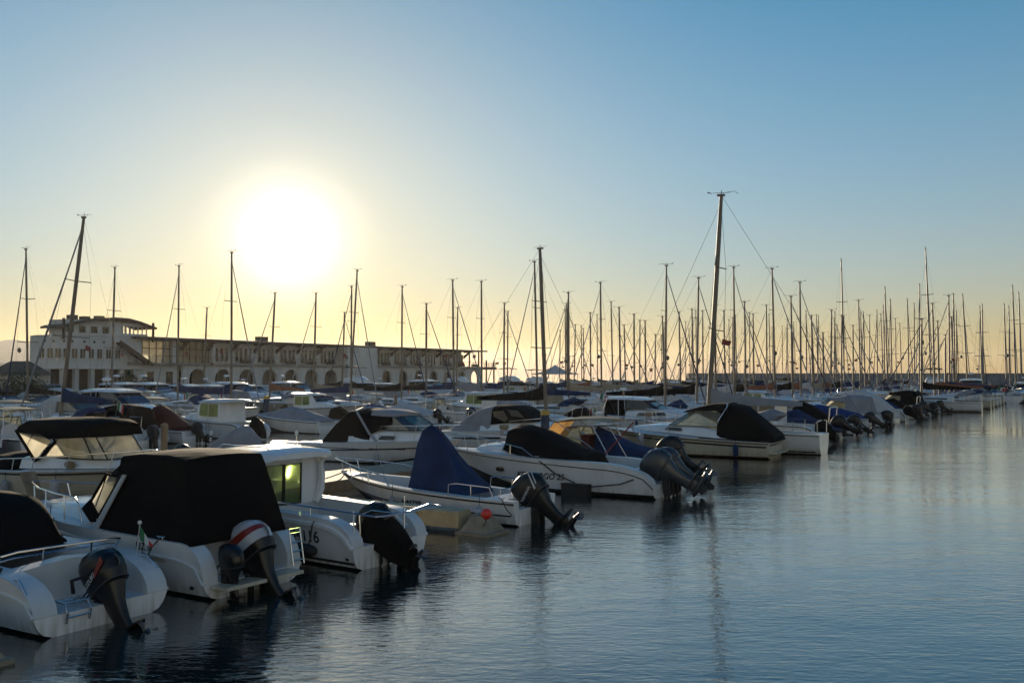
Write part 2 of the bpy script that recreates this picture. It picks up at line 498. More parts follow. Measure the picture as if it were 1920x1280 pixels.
def windscreen(root, xb, zb, wb, xt, zt, wt, xab, xat, m=shield, fm=alloy, zab=None, name='windscreen'):
    """Raked screen: bottom front (xb), top front (xt), sides running aft to xab (bottom) and xat (top)."""
    zab = zb if zab is None else zab
    g = MB()
    fl, fr_ = (xb, wb * 0.75, zb), (xb, -wb * 0.75, zb)
    tl, tr = (xt, wt * 0.75, zt), (xt, -wt * 0.75, zt)
    sl_, sr = (xb - 0.35, wb, zb), (xb - 0.35, -wb, zb)
    stl, str_ = (xt - 0.3, wt, zt), (xt - 0.3, -wt, zt)
    al, ar = (xab, wb, zab), (xab, -wb, zab)
    atl, atr = (xat, wt, zt), (xat, -wt, zt)
    for q in ((fl, fr_, tr, tl), (fl, sl_, stl, tl), (fr_, sr, str_, tr), (sl_, al, atl, stl), (sr, ar, atr, str_)): g.plate(q, 0.012)
    o = g.build(name, m, root, 0)
    f = MB()
    for p in ((al, sl_, fl, fr_, sr, ar), (atl, stl, tl, tr, str_, atr), (fl, tl), (fr_, tr), (sl_, stl), (sr, str_), (al, atl), (ar, atr)): f.tube(p, 0.022, 5)
    f.build('frame', fm, o)
    return o


def outboard(root, pos, tilt, cm=engb, sc=1.0, yaw=0.0, name='outboard_motor', trim=None, bands=()):
    X = Matrix.Translation(pos) @ Matrix.Rotation(yaw, 4, 'Z') @ Matrix.Rotation(R(tilt), 4, 'Y') @ Matrix.Scale(sc, 4)

    def ring(z, xc, hx, hy, n=16, e=0.75):
        return [(xc + hx * math.copysign(abs(math.cos(a)) ** e, math.cos(a)), hy * math.copysign(abs(math.sin(a)) ** e, math.sin(a)), z + (0.10 * math.cos(a) * hx if z > 0.5 else 0))
                for a in [2 * math.pi * j / n for j in range(n)]]
    mid = MB(X)
    mid.rings([ring(0.16, -0.27, 0.30, 0.17), ring(0.05, -0.26, 0.27, 0.15), ring(-0.12, -0.25, 0.19, 0.11), ring(-0.40, -0.25, 0.15, 0.075), ring(-0.62, -0.26, 0.17, 0.06)])
    mid.rings([ring(-0.60, -0.34, 0.34, 0.13), ring(-0.625, -0.34, 0.33, 0.12)])
    o = mid.build(name, engb if cm is not engg else engg, root, 40)
    c = MB(X)
    prof = [(0.13, -0.27, 0.31, 0.18), (0.17, -0.27, 0.36, 0.20), (0.30, -0.27, 0.40, 0.225), (0.45, -0.265, 0.405, 0.23), (0.58, -0.25, 0.385, 0.22), (0.68, -0.23, 0.33, 0.19), (0.75, -0.21, 0.24, 0.14), (0.785, -0.20, 0.12, 0.07)]
    rs = [ring(*p) for p in prof]
    for i in range(len(rs) - 1):
        c.cur = bands[i] if bands else 0
        c.rings([rs[i], rs[i + 1]], True, (i == 0, i == len(rs) - 2))
    c.build('engine_cowl', [cm] + ([engr, engw] if bands else []), o, 50)
    t_ = MB(X)
    rg = ring(0.158, -0.27, 0.365, 0.206, 24); t_.tube(rg + [rg[0]], .011, 5)
    t_.tube([(-.66, 0, .30), (-.70, 0, .36), (-.69, 0, .44), (-.64, 0, .50)], .014, 5)
    t_.build('cowl_trim', trimm, o, 50)
    g = MB(X)
    pts = [(-0.02, 0, -0.80), (-0.06, 0, -0.80), (-0.2, 0, -0.80), (-0.42, 0, -0.80), (-0.60, 0, -0.80)]
    g.tube(pts, [0.015, 0.05, 0.075, 0.07, 0.05], 10)
    g.rings([ring(-0.6, -0.27, 0.17, 0.045), ring(-0.78, -0.27, 0.15, 0.03)])
    g.plate([(-0.16, 0, -0.84), (-0.42, 0, -0.84), (-0.40, 0, -1.02), (-0.30, 0, -1.04)], 0.016)
    g.build('gearcase', engb if cm is not engg else engg, o, 40)
    p = MB(X)
    for k in range(3):
        a = 2 * math.pi * k / 3
        def rot(x, y, z): return (x, y * math.cos(a) - z * math.sin(a), -0.80 + y * math.sin(a) + z * math.cos(a))
        p.plate([rot(-0.60, -0.02, 0.04), rot(-0.66, 0.03, 0.05), rot(-0.70, 0.10, 0.14), rot(-0.66, 0.03, 0.185), rot(-0.61, -0.06, 0.13)], 0.012)
    p.tube([(-0.58, 0, -0.80), (-0.72, 0, -0.80)], [0.045, 0.03], 8)
    p.build('propeller', propm, o, 30)
    Y = Matrix.Translation(pos) @ Matrix.Rotation(yaw, 4, 'Z') @ Matrix.Scale(sc, 4)
    b = MB(Y)
    for y in (-0.12, 0.12):
        b.plate([(0.06, y, 0.12), (-0.14, y, 0.05), (-0.16, y, -0.30), (-0.02, y, -0.45), (0.02, y, -0.3)], 0.04)
    b.tube([(-0.05, -0.2, 0.0), (-0.05, 0.2, 0.0)], 0.035, 8)
    b.build('transom_bracket', rubm, o, 30)
    h_ = MB(Y)
    for y in (-.07, .05, .10): h_.tube([(-.12, y * .6, .22), (.02, y, .30), (.18, y * 1.6, .20), (.34, y * 2.2, .02), (.42, y * 2.4, -.12)], .014, 5)
    h_.build('control_cable', rubm, o, 40)
    return o, X


def ladder(root, pos, h, w=0.3, lean=0.2, axis='y', name='boarding_ladder', rungs=4):
    q = MB(); x, y, z = pos
    for s_ in (-w / 2, w / 2): q.tube([(x, y + s_, z), (x - lean, y + s_, z + h)], 0.014, 6)
    for k in range(rungs):
        f = (k + 0.5) / rungs
        q.tube([(x - lean * f, y - w / 2, z + h * f), (x - lean * f, y + w / 2, z + h * f)], 0.014, 6)
    q.tube([(x - lean, y - w / 2, z + h), (x - lean, y + w / 2, z + h)], 0.014, 6)
    return q.build(name, steel, root)


def fender(world, label, m, h=0.6, r=0.12, top=0.25, rz=0):
    o = thing('fender', label, 'fender', world)
    q = MB()
    q.lathe([(0.02, -h), (r * 0.6, -h + 0.03), (r * 0.95, -h + 0.10), (r, -h + 0.18), (r, -0.16), (r * 0.95, -0.09), (r * 0.6, -0.03), (0.03, 0.02)], n=12)
    q.build('fender_body', m, o, 50)
    q = MB(); q.tube([(0, 0, 0.0), (0.01, 0.02, top * 0.5), (0, 0.05, top)], 0.008, 5); q.build('lanyard', ropem, o)
    return o


def wpos(root, p):      # a boat's own coordinates to the place
    a = root.rotation_euler.z; c, s_ = math.cos(a), math.sin(a)
    return (root.location.x + c * p[0] - s_ * p[1], root.location.y + s_ * p[0] + c * p[1], root.location.z + p[2])


# directions of the marina: U runs along the pontoons, N across them (bows of the first row)
U = Vector((0.527, 0.850, 0)); NV = Vector((-0.850, 0.527, 0))
HN = math.atan2(NV.y, NV.x); HS = HN + math.pi


def aw(a, w, z=0.0): return U * a + NV * w + Vector((0, 0, z))


def at(px, w, z=0.0):   # where the sight line of column px meets the line at w across the basin
    k = (px - 960) / FPX; Y = w / (0.527 - 0.85 * k)
    return Vector((k * Y, Y, z))


# ------------------------------------------------------------------ water
wm_ = bpy.data.materials.new('harbour_water'); wm_.use_nodes = True
n = wm_.node_tree; p = n.nodes['Principled BSDF']
p.inputs['Base Color'].default_value = (0.004, 0.017, 0.017, 1); p.inputs['Roughness'].default_value = 0.04; p.inputs['IOR'].default_value = 1.45
p.inputs['Coat Weight'].default_value = 0.9; p.inputs['Coat IOR'].default_value = 1.5; p.inputs['Coat Roughness'].default_value = 0.03; p.inputs['Specular Tint'].default_value = (0.88, 1.0, 0.97, 1)
t = n.nodes.new('ShaderNodeTexCoord')


def wnoise(scale, st, detail, rot=0.0, dist=0.0):
    mp = n.nodes.new('ShaderNodeMapping'); mp.inputs['Scale'].default_value = st; mp.inputs['Rotation'].default_value = (0, 0, rot)
    n.links.new(t.outputs['Object'], mp.inputs[0])
    x = n.nodes.new('ShaderNodeTexNoise'); x.inputs['Scale'].default_value = scale; x.inputs['Detail'].default_value = detail; x.inputs['Distortion'].default_value = dist
    n.links.new(mp.outputs[0], x.inputs[0]); return x.outputs[0]


def nm(op, a, b):
    x = n.nodes.new('ShaderNodeMath'); x.operation = op
    for i, v in enumerate((a, b)):
        if isinstance(v, (int, float)): x.inputs[i].default_value = v
        else: n.links.new(v, x.inputs[i])
    return x.outputs[0]


small = wnoise(6.0, (0.6, 1.4, 1), 4, 0.12, 0.5)
mid_ = wnoise(1.7, (0.45, 1.3, 1), 3, 0.15, 0.6)
big = wnoise(0.35, (0.7, 1.2, 1), 2, 0.2)
patch = wnoise(0.06, (1, 1, 1), 3, 0.0, 0.6)
pr = n.nodes.new('ShaderNodeMapRange'); pr.inputs[1].default_value = 0.35; pr.inputs[2].default_value = 0.68; pr.inputs[3].default_value = 0.35; pr.inputs[4].default_value = 1.1
n.links.new(patch, pr.inputs[0])
hgt = nm('ADD', nm('MULTIPLY', nm('ADD', nm('MULTIPLY', small, 0.0120), nm('MULTIPLY', mid_, 0.013)), pr.outputs[0]), nm('MULTIPLY', big, 0.03))
bp = n.nodes.new('ShaderNodeBump'); bp.inputs['Strength'].default_value = 1.0; bp.inputs['Distance'].default_value = 1.0
n.links.new(hgt, bp.inputs['Height']); n.links.new(bp.outputs[0], p.inputs['Normal']); n.links.new(bp.outputs[0], p.inputs['Coat Normal'])
q = MB(); q.add([(-6000, -300, 0), (6000, -300, 0), (6000, 8000, 0), (-6000, 8000, 0)], [(0, 1, 2, 3)])
structure(q.build('sea_water', wm_, None, 0))

# ------------------------------------------------------------------ quay, breakwater, hills
def awbox(q, a0, a1, w0, w1, z0, z1):
    P = [aw(a0, w0), aw(a1, w0), aw(a1, w1), aw(a0, w1)]
    q.add([(p.x, p.y, z) for z in (z0, z1) for p in P], [(0, 3, 2, 1), (4, 5, 6, 7), (0, 1, 5, 4), (1, 2, 6, 5), (2, 3, 7, 6), (3, 0, 4, 7)])


q = MB(); awbox(q, -60, 215, 99, 700, -1, 1.15); structure(q.build('quay_ground', asphm, None, 0))
q = MB(); awbox(q, -60, 215.3, 98.2, 98.95, -1, 1.3); structure(q.build('quay_kerb', concr, None, 0))

q = MB()                                       # breakwater beyond the masts
rs = []
for i in range(90):
    x = 62 + i * 6.0; y = 330 - 0.10 * (x - 62)
    j = 0.5 * noise.noise(Vector((x * 0.15, 0, 0)))
    rs.append([(x, y - 9 + j, -1), (x, y - 5 + j, 1.6 + 0.7 * noise.noise(Vector((x * 0.3, 3, 0)))), (x, y - 2.0, 3.6 + 0.3 * j), (x, y - 1.9, 4.35), (x, y + 1, 4.35), (x, y + 8, -1)])
q.rings(rs, False); tag(q.build('breakwater_wall', rockm, None, 20), 'long low dark stone breakwater along the horizon behind the masts', 'breakwater')

for (nm_, y0, x0, x1, hs) in (('far_hills', 3300, -2600, -1150, 150), ('near_hills', 1500, -1250, -560, 42)):
    q = MB(); rows = []
    for j in range(9):
        row = []
        for i in range(41):
            f = i / 40; x = x0 + (x1 - x0) * f
            env = math.sin(math.pi * min(1, (j + 0.001) / 4)) if j < 2 else (1 - ((j - 4) / 4.6) ** 2)
            edge = min(1, (1 - f) * 3.2) ** 0.7
            h = hs * max(0, env) * edge * (0.75 + 0.35 * noise.noise(Vector((x / 260, j * 0.7, y0)))) + 8 * noise.noise(Vector((x / 60, j * 1.3, 1)))
            row.append((x, y0 + j * 90, max(-1, h if 0 < j else 0.5)))
        rows.append(row)
    q.rings(rows, False, (False, False)); structure(q.build(nm_, hillm, None, 30))

# small far houses under the hills, left of the marina building
for i, (px, d, wd, h) in enumerate(((4, 700, 11, 7), (17, 640, 9, 6), (31, 720, 10, 8), (44, 610, 9, 7))):
    X = (px - 960) / FPX * d
    hse = thing('hillside_house', ['pale hillside house at the very left edge', 'low house second from left edge under the hill', 'taller house third from left edge under the hill', 'pale house on the shore nearest the marina building'][i], 'house', (X, d, 1.0), 0.3 * i, 'houses under the hills')
    q = MB(); q.box(-wd / 2, wd / 2, -4, 4, 0, h); q.build('wall', stucco2, hse, 0)
    q = MB(); q.add([(-wd / 2 - .4, -4.4, h), (wd / 2 + .4, -4.4, h), (wd / 2 + .4, 4.4, h), (-wd / 2 - .4, 4.4, h), (-wd / 2 + 1, 0, h + 2.2), (wd / 2 - 1, 0, h + 2.2)], [(0, 1, 5, 4), (2, 3, 4, 5), (0, 4, 3), (1, 2, 5), (0, 3, 2, 1)]); q.build('roof', brown_c, hse, 0)
    for k in range(3):
        q = MB(); x = -wd / 2 + wd * (k + .5) / 3; q.box(x - .5, x + .5, -4.05, -3.9, h - 3, h - 1.4); q.build('window', glassd, hse, 0)

# ------------------------------------------------------------------ marina building
BO = Vector((-51.8, 127.7, 0)); BA = math.atan2(U.y, U.x)
bld = thing('marina_building', 'long two storey marina building with arcade and broad eaves behind the boats', 'building', (BO.x, BO.y, 0), BA)
# own coordinates: x along the front, y away from the water, z up from the sea
QZ, F1, EV, RT = 1.15, 5.4, 8.55, 9.2


def arch_wall(name, x0, x1, centres, hw, spring, top, z1, y0=0.0, th=0.45):
    m_ = MB()
    edges = []
    cur = x0
    for c in centres:
        m_.box(cur, c - hw, y0, y0 + th, QZ, z1)
        N = 10; arc = [(c - hw * math.cos(math.pi * i / N), spring + (top - spring) * math.sin(math.pi * i / N) ** 0.8) for i in range(N + 1)]
        for i in range(N):
            (xa, za), (xb, zb) = arc[i], arc[i + 1]
            m_.add([(xa, y0, za), (xb, y0, zb), (xb, y0, z1), (xa, y0, z1), (xa, y0 + th, za), (xb, y0 + th, zb), (xb, y0 + th, z1), (xa, y0 + th, z1)], [(0, 1, 2, 3), (7, 6, 5, 4), (0, 4, 5, 1), (3, 2, 6, 7)])
        cur = c + hw
    m_.box(cur, x1, y0, y0 + th, QZ, z1)
    return m_.build(name, stucco, bld, 0)


L1 = [10.9 + 4.7 * i for i in range(7)]; L2 = [54.2 + 4.85 * i for i in range(7)]
arch_wall('arcade', 8.2, 41.6, L1, 1.55, 2.9, 4.6, F1 - 0.25)
arch_wall('arcade', 50.4, 85.6, L2, 1.35, 2.9, 4.6, F1 - 0.25)
q = MB(); q.box(8, 86, 3.0, 12, QZ, F1); q.build('ground_floor', stucco2, bld, 0)
for c in L1 + L2:
    q = MB()
    q.box(c - 1.2, c + 1.2, 2.9, 2.97, QZ, 4.3); o = q.build('arch_glazing', glassd, bld, 0)
    q = MB()
    for k in (-1.2, -0.4, 0.4, 1.2): q.box(c + k - .05, c + k + .05, 2.84, 2.9, QZ, 4.3)
    q.box(c - 1.2, c + 1.2, 2.84, 2.9, 3.4, 3.5); q.build('frame', timberd, o, 0)
# upper floor: terrace slab, railing, set-back wall
for a, b in ((-1, 41.4), (50.0, 85.8)):
    q = MB(); q.box(a, b, -0.5, 2.3, F1 - 0.24, F1 + 0.06); q.build('terrace_slab', concr, bld, 0)
    q = MB(); q.box(a, b, -0.46, -0.42, F1 + 0.97, F1 + 1.02)
    x = a
    while x < b: q.box(x, x + 0.03, -0.46, -0.42, F1 + 0.06, F1 + 0.97); x += 1.1
    q.build('terrace_railing', timberd, bld, 0)
q = MB(); q.box(14, 41.4, 1.0, 12, F1, EV); q.build('upper_wall', stucco, bld, 0)
q = MB(); q.box(49.9, 79.8, 1.0, 12, F1, EV); q.build('upper_wall', stucco, bld, 0)
win = None
for c in L1[1:] + L2[:6]:
    for k in (-1.35, -0.5, 0.5, 1.35):
        if win is None:
            q = MB(); q.box(-0.28, 0.28, .90, .96, F1 + 0.35, F1 + 2.45); win = q.build('window', glassd, bld, 0)
            q = MB(); q.box(-0.36, -0.28, .86, .99, F1 + 0.3, F1 + 2.5); q.box(0.28, 0.36, .86, .99, F1 + 0.3, F1 + 2.5); q.box(-0.36, 0.36, .86, .99, F1 + 2.5, F1 + 2.58); q.build('frame', stucco, win, 0)
            win.location.x = c + k
        else:
            o = win.copy(); C.objects.link(o); o.location.x = c + k
            for ch in kids(win): d = ch.copy(); C.objects.link(d); d.parent = o
for c in L1[2:] + L2:                      # flower boxes and benches on the terrace
    if random.random() < 0.6:
        q = MB(); q.box(c - .9, c + .9, -0.2, 0.3, F1 + 0.1, F1 + 0.6)
        for k in range(40):
            x, y, z = c + random.uniform(-.9, .9), random.uniform(-.3, .4), F1 + 0.6 + random.uniform(0, .35)
            q.plate([(x, y, z), (x + .14, y + .05, z + .03), (x + .1, y, z + .16)], 0.01)
        q.build('planter', timberd, bld, 0)
# broad sloping roof with timber struts
for a, b, dz in ((-0.5, 44.5, 0.0), (44.52, 86.6, -0.06)):
    q = MB(); q.add([(a, -1.1, EV + .15 + dz), (b, -1.1, EV + .15 + dz), (b, 12.6, EV + .3 + dz), (a, 12.6, EV + .3 + dz), (a, -1.1, RT - .22 + dz), (b, -1.1, RT - .22 + dz), (b, 12.6, RT + .5 + dz), (a, 12.6, RT + .5 + dz)],
                      [(0, 3, 2, 1), (4, 5, 6, 7), (0, 1, 5, 4), (1, 2, 6, 5), (2, 3, 7, 6), (3, 0, 4, 7)]); q.build('roof', roofm, bld, 0)
brk = None
for x in [8.5] + [13.2 + 4.7 * i for i in range(6)] + [51.5 + 4.85 * i for i in range(7)]:
    if brk is None:
        q = MB(); q.plate([(0, 1.0, F1 + 1.7), (0, -.95, EV), (0, -0.4, EV), (0, 1.0, F1 + 2.3)], 0.28); q.box(-0.12, 0.12, -1.05, 1.0, EV - .2, EV + .04); brk = q.build('roof_strut', timberd, bld, 0); brk.location.x = x
    else:
        o = brk.copy(); C.objects.link(o); o.location.x = x
q = MB(); q.box(41.6, 49.7, -1.4, 12, QZ, EV + .04); q.box(42.6, 43.6, -1.45, -1.4, QZ, 3.4); q.build('stair_block', stucco, bld, 0)
for x in (28.3, 56.0):
    q = MB(); q.box(x, x + 2.0, 6, 7, RT, RT + .9); q.build('chimney', roofm, bld, 0)
# open end terrace with pergola posts on the right
for x in (81.0, 84.5, 87.5, 90.5):
    q = MB(); q.box(x - .12, x + .12, -0.3, -0.05, QZ if x > 86 else F1, F1 + (1.5 if x > 86 else 3.2)); q.build('pergola_post', timberd, bld, 0)
q = MB(); q.box(86.0, 91, -0.6, 6, F1 - .5, F1 + .0); q.build('side_balcony', roofm, bld, 0)
for x in (0.0,):
    q = MB()
    for k in range(9): q.box(86.2 + k * .55, 86.3 + k * .55, -0.5, -0.42, F1, F1 + 1.0)
    q.build('side_railing', timberd, bld, 0)
# glazed corner under the eaves
q = MB(); q.box(0.2, 7.8, 0.4, 11.5, QZ, F1 - .25); q.build('corner_base', stucco, bld, 0)
for x in (-1.0, 6.6, 13.7):
    q = MB(); q.box(x, x + .55, 0.2, 0.9, F1, EV + .05); q.build('pillar', stucco, bld, 0)
gz = MB()
for k in range(12):
    gz.plate([(-0.4 + k * 1.15, 0.75, F1 + .1), (0.7 + k * 1.15, 0.75, F1 + .1), (0.7 + k * 1.15, 0.75, EV), (-0.4 + k * 1.15, 0.75, EV)], 0.05)
o = gz.build('corner_glazing', vinyl, bld, 0)
q = MB()
for k in range(13): q.box(-0.45 + k * 1.15, -0.38 + k * 1.15, 0.66, 0.84, F1, EV)
q.box(-0.4, 13.6, 0.66, 0.84, F1 + 2.0, F1 + 2.1); q.build('frame', timberd, o, 0)
for x in (3.0, 6.2):
    q = MB(); q.box(x - .55, x + .55, .33, .4, QZ, 4.2); q.build('door', glassd, bld, 0)
# tall left wing with rounded end, set on recessed columns
cur = [(-13.2, 3.6), (-13.0, 2.6), (-12.5, 1.5), (-11.7, .7), (-10.6, .25), (-9.2, 0.0), (-6.0, -.1), (-2.5, -.1), (1.2, -.1)]
cur = [(x if x > -6.5 else -6 + (x + 6) * .84, y) for x, y in cur]


def wing_top(x): return 8.75 + .35 * (x + 13.2) / 14.4


q = MB()
n_ = len(cur)
vs = [(x, y, 4.5) for x, y in cur] + [(1.2, 4.4, 4.5), (-12.05, 4.4, 4.5)] + [(x, y, wing_top(x)) for x, y in cur] + [(1.2, 4.4, 9.1), (-12.05, 4.4, 8.75)]
k_ = n_ + 2
q.add(vs, [tuple(range(k_))[::-1], tuple(range(k_, 2 * k_))] + [(i, (i + 1) % k_, k_ + (i + 1) % k_, k_ + i) for i in range(k_)])
q.build('rounded_wing', stucco, bld, 25)
q = MB(); q.tube([(x, y - .02, wing_top(x) - .05) for x, y in cur], .10, 6); q.tube([(x, y - .02, 4.55) for x, y in cur], .10, 6); q.build('wing_cornice', stucco, bld, 0)
q = MB(); q.box(-11.4, 1.0, 2.2, 4.3, QZ, 4.5); q.build('wing_base', timberd, bld, 0)
for x, y in ((-11.3, 1.5), (-9.8, .45), (-8.2, .2), (-6.0, .15), (-3.8, .15), (-1.6, .15), (.5, .15)):
    q = MB(); q.box(x - .3, x + .3, y, y + .6, QZ, 4.48); q.build('column', stucco, bld, 0)


def front(x):
    for (xa, ya), (xb, yb) in zip(cur, cur[1:]):
        if xa <= x <= xb: return ya + (yb - ya) * (x - xa) / (xb - xa), math.atan2(yb - ya, xb - xa)


def wing_opening(x, w, z0, z1, name, m):
    y, a = front(x)
    o = MB(Matrix.Translation((x, y, 0)) @ Matrix.Rotation(a, 4, 'Z')); o.box(-w, w, -.04, .15, z0, z1); o = o.build(name, m, bld, 0)
    return y, a, o


for x in (-11.75, -11.25, -10.6, -9.7, -8.7, -7.6, -6.4, -5.2, -3.9, -2.5):
    y, a, o = wing_opening(x, .33, 5.9, 7.1, 'wing_window', glassd)
    q = MB(Matrix.Translation((x, y, 0)) @ Matrix.Rotation(a, 4, 'Z')); q.box(-.4, .4, -.12, .1, 5.80, 5.895); q.box(-.03, .03, -.06, .0, 5.9, 7.1); q.build('frame', stucco, o, 0)
for x in (-11.6, -11.0, -10.0, -9.0, -7.4, -6.0, -4.6, -3.2): wing_opening(x, .13, 7.9, 8.2, 'vent_opening', glassd)
# roof-top pavilion with a bowed roof
q = MB(); q.box(-9.6, -1.6, .6, 4.3, 8.6, 10.9); q.build('pavilion_wall', stucco, bld, 0)
prof = [(-10.6, 10.0), (-9.0, 10.5), (-7.0, 10.95), (-5.0, 11.25), (-3.0, 11.45), (-1.0, 11.42), (.8, 11.1), (2.4, 10.65), (3.5, 10.35)]
q = MB(); q.rings([[(x, -0.3, z), (x, 4.6, z), (x, 4.6, z - .26), (x, -0.3, z - .26)] for x, z in prof]); q.build('pavilion_roof', roofm, bld, 25)
q = MB(); q.box(-1.55, 2.6, .5, 4.3, 8.7, 9.35); q.box(-1.55, 2.3, .55, .8, 10.35, 10.8); q.box(-1.5, -1.25, .5, .75, 9.35, 10.4)
for k in range(6): q.box(-1.0 + k * .68, -.88 + k * .68, .55, .67, 9.35, 10.35); q.box(-1.0 + k * .68, -.88 + k * .68, 4.1, 4.22, 9.35, 10.4)
q.build('pavilion_gallery', stucco, bld, 0)
for x in (-10.2, 3.2):
    q = MB(); q.box(x - .12, x + .12, 0, .25, 8.3, 11.0); q.build('pavilion_post', timberd, bld, 0)
for x, y, z in ((-8.0, 2, 11.6), (-6.2, 2, 11.5), (-3.4, 3, 11.75)):
    q = MB(); q.box(x, x + 1.0, y, y + 1.0, 10.6, z); q.build('roof_unit', roofm, bld, 0)
for k in range(4):
    q = MB(); x = -9.0 + k * 1.7; q.box(x - .45, x + .45, .53, .62, 9.25, 10.15); q.build('pavilion_pane', glassd, bld, 0)
q = MB()                                       # outside stair from terrace to wing
for k in range(14): q.box(-3.0 + k * .34, -2.6 + k * .34, -1.4, -0.35, 7.8 - k * .2, 8.1 - k * .2)
q.plate([(-3.2, -1.55, 8.4), (1.9, -1.55, 5.4), (1.9, -1.55, 4.9), (-3.2, -1.55, 7.7)], .08); q.build('outer_stair', timberd, bld, 0)

# gate hut, cars and shrubs on the quay
hut = thing('gate_hut', 'small dark hut with hipped roof at the left end of the marina building', 'hut', tuple(at(38, 108, QZ)), BA)
q = MB(); q.box(-2.4, 2.4, -2, 2, 0, 2.6); q.build('wall', stucco2, hut, 0)
q = MB(); q.add([(-2.8, -2.4, 2.6), (2.8, -2.4, 2.6), (2.8, 2.4, 2.6), (-2.8, 2.4, 2.6), (-1.2, 0, 4.2), (1.2, 0, 4.2)], [(0, 1, 5, 4), (2, 3, 4, 5), (0, 4, 3), (1, 2, 5), (0, 3, 2, 1)]); q.build('roof', roofm, hut, 0)


def parked_car(label, loc, rz, m):
    c = thing('parked_car', label, 'car', loc, rz, 'cars parked on the quay')
    st = [(-2.1, .45, .80), (-2.0, .35, .95), (-1.2, .3, .98), (0, .28, .95), (1.2, .3, .88), (1.9, .35, .75), (2.1, .45, .62)]
    q = MB(); q.rings([[(x, .82, zb), (x, .86, zb + .3), (x, .76, zt), (x, -.76, zt), (x, -.86, zb + .3), (x, -.82, zb)] for x, zb, zt in st]); b = q.build('body', m, c, 50)
    q = MB(); q.rings([[(x, y0, z0), (xt, y1, 1.42), (xt, -y1, 1.42), (x, -y0, z0)] for x, xt, y0, y1, z0 in ((-1.9, -1.4, .72, .58, .96), (-.2, -.2, .76, .62, .96), (1.15, .45, .72, .58, .90))]); q.build('glasshouse', glassd, c, 40)
    q = MB(); q.rings([[(x, .58, 1.42), (x, .5, 1.47), (x, -.5, 1.47), (x, -.58, 1.42)] for x in (-1.42, -.5, .48)]); q.build('roof', m, c, 30)
    for x in (-1.3, 1.3):
        for y in (-.8, .8):
            q = MB(Matrix.Translation((x, y, .32)) @ Matrix.Rotation(R(90), 4, 'X')); q.lathe([(.1, -.1), (.31, -.1), (.33, 0), (.31, .1), (.1, .1)], n=14); q.build('wheel', rubm, c, 40)


for i, (px, w, mi) in enumerate(((100, 104, 3), (214, 104, 2), (246, 103, 1), (292, 103.5, 1), (331, 103, 0), (560, 104, 2), (650, 103.5, 2), (812, 104, 3))):
    parked_car(['white car parked before the recessed columns at the far left', 'dark car parked left of the outside stair', 'dark blue car parked below the outside stair', 'blue car parked under the glazed corner', 'silver car parked by the first arches', 'dark car parked under the middle arches', 'dark car parked before the plain stair block', 'white car parked before the right-hand arches'][i], tuple(at(px, w, QZ)), BA + (0.1 if i % 2 else -0.05) + (math.pi if i % 3 else 0), carm[mi])


def shrub(label, loc, r, h, nleaf=500):
    s_ = thing('shrub', label, 'shrub', loc, 0, 'shrubs on the quay')
    rnd = random.Random(int(loc[0] * 31 + h * 100))
    q = MB()
    for k in range(5):
        a = rnd.uniform(0, 6.28); q.tube([(0, 0, 0), (r * .3 * math.cos(a), r * .3 * math.sin(a), h * .5), (r * .6 * math.cos(a), r * .6 * math.sin(a), h * .8)], [.05, .035, .015], 5)
    q.build('stem', timberd, s_)
    q = MB()
    cl = [(rnd.uniform(-r, r) * .7, rnd.uniform(-r, r) * .7, rnd.uniform(.25, .9) * h, rnd.uniform(.3, .5) * r) for _ in range(9)]
    for k in range(nleaf):
        cx, cy, cz, cr = rnd.choice(cl)
        v = Vector((rnd.gauss(0, 1), rnd.gauss(0, 1), rnd.gauss(0, 1))).normalized() * cr * rnd.uniform(.5, 1.05)
        pp = Vector((cx, cy, max(.05, cz + v.z))) + Vector((v.x, v.y, 0)); a = Vector((rnd.gauss(0, 1), rnd.gauss(0, 1), rnd.gauss(0, 1))).normalized() * .16; b = a.cross(Vector((rnd.gauss(0, 1), rnd.gauss(0, 1), rnd.gauss(0, 1)))).normalized() * .08
        q.add([pp - a, pp + b, pp + a, pp - b], [(0, 1, 2, 3)])
    q.build('foliage', leafm, s_, 0)


for i, (px, w, r, h) in enumerate(((6, 101.5, 2.2, 2.3), (26, 101, 2.6, 2.7), (47, 101.5, 2.2, 2.0), (66, 102, 1.8, 1.6), (232, 102, 1.3, 3.0), (252, 102.3, 1.1, 2.4), (276, 102, 1.0, 2.2))):
    shrub(['dark shrub at the very left edge of the quay', 'largest dark shrub before the gate hut', 'dark shrub at the hut corner', 'lowest shrub beside the recessed columns', 'tall spiky shrub below the outside stair', 'middle one of three shrubs below the stair', 'small shrub nearest the glazed corner'][i], tuple(at(px, w, QZ)), r, h)

# peaked white tent at the end of the quay
TP = at(1041, 104, QZ)
tent = thing('peaked_tent', 'pale peaked canopy tent standing on thin legs against the horizon', 'tent', tuple(TP), BA)
q = MB(); hw = 3.9; rs = []
for i in range(9):
    f = i / 8; k = hw * (1 - f) ** 1.0; z = 2.95 + 2.0 * f ** 1.9
    rs.append([(k, k, z), (0, k, z - .05 * (1 - f)), (-k, k, z), (-k, 0, z - .05 * (1 - f)), (-k, -k, z), (0, -k, z - .05 * (1 - f)), (k, -k, z), (k, 0, z - .05 * (1 - f))])
q.rings(rs); q.box(-hw, hw, -hw, hw, 2.72, 2.94); q.build('canopy_cloth', whitec, tent, 30)
for x in (-1, 1):
    for y in (-1, 1):
        q = MB(); q.tube([(x * 3.8, y * 3.8, 0), (x * 3.8, y * 3.8, 2.75)], .05, 6); q.build('leg', alloy, tent)


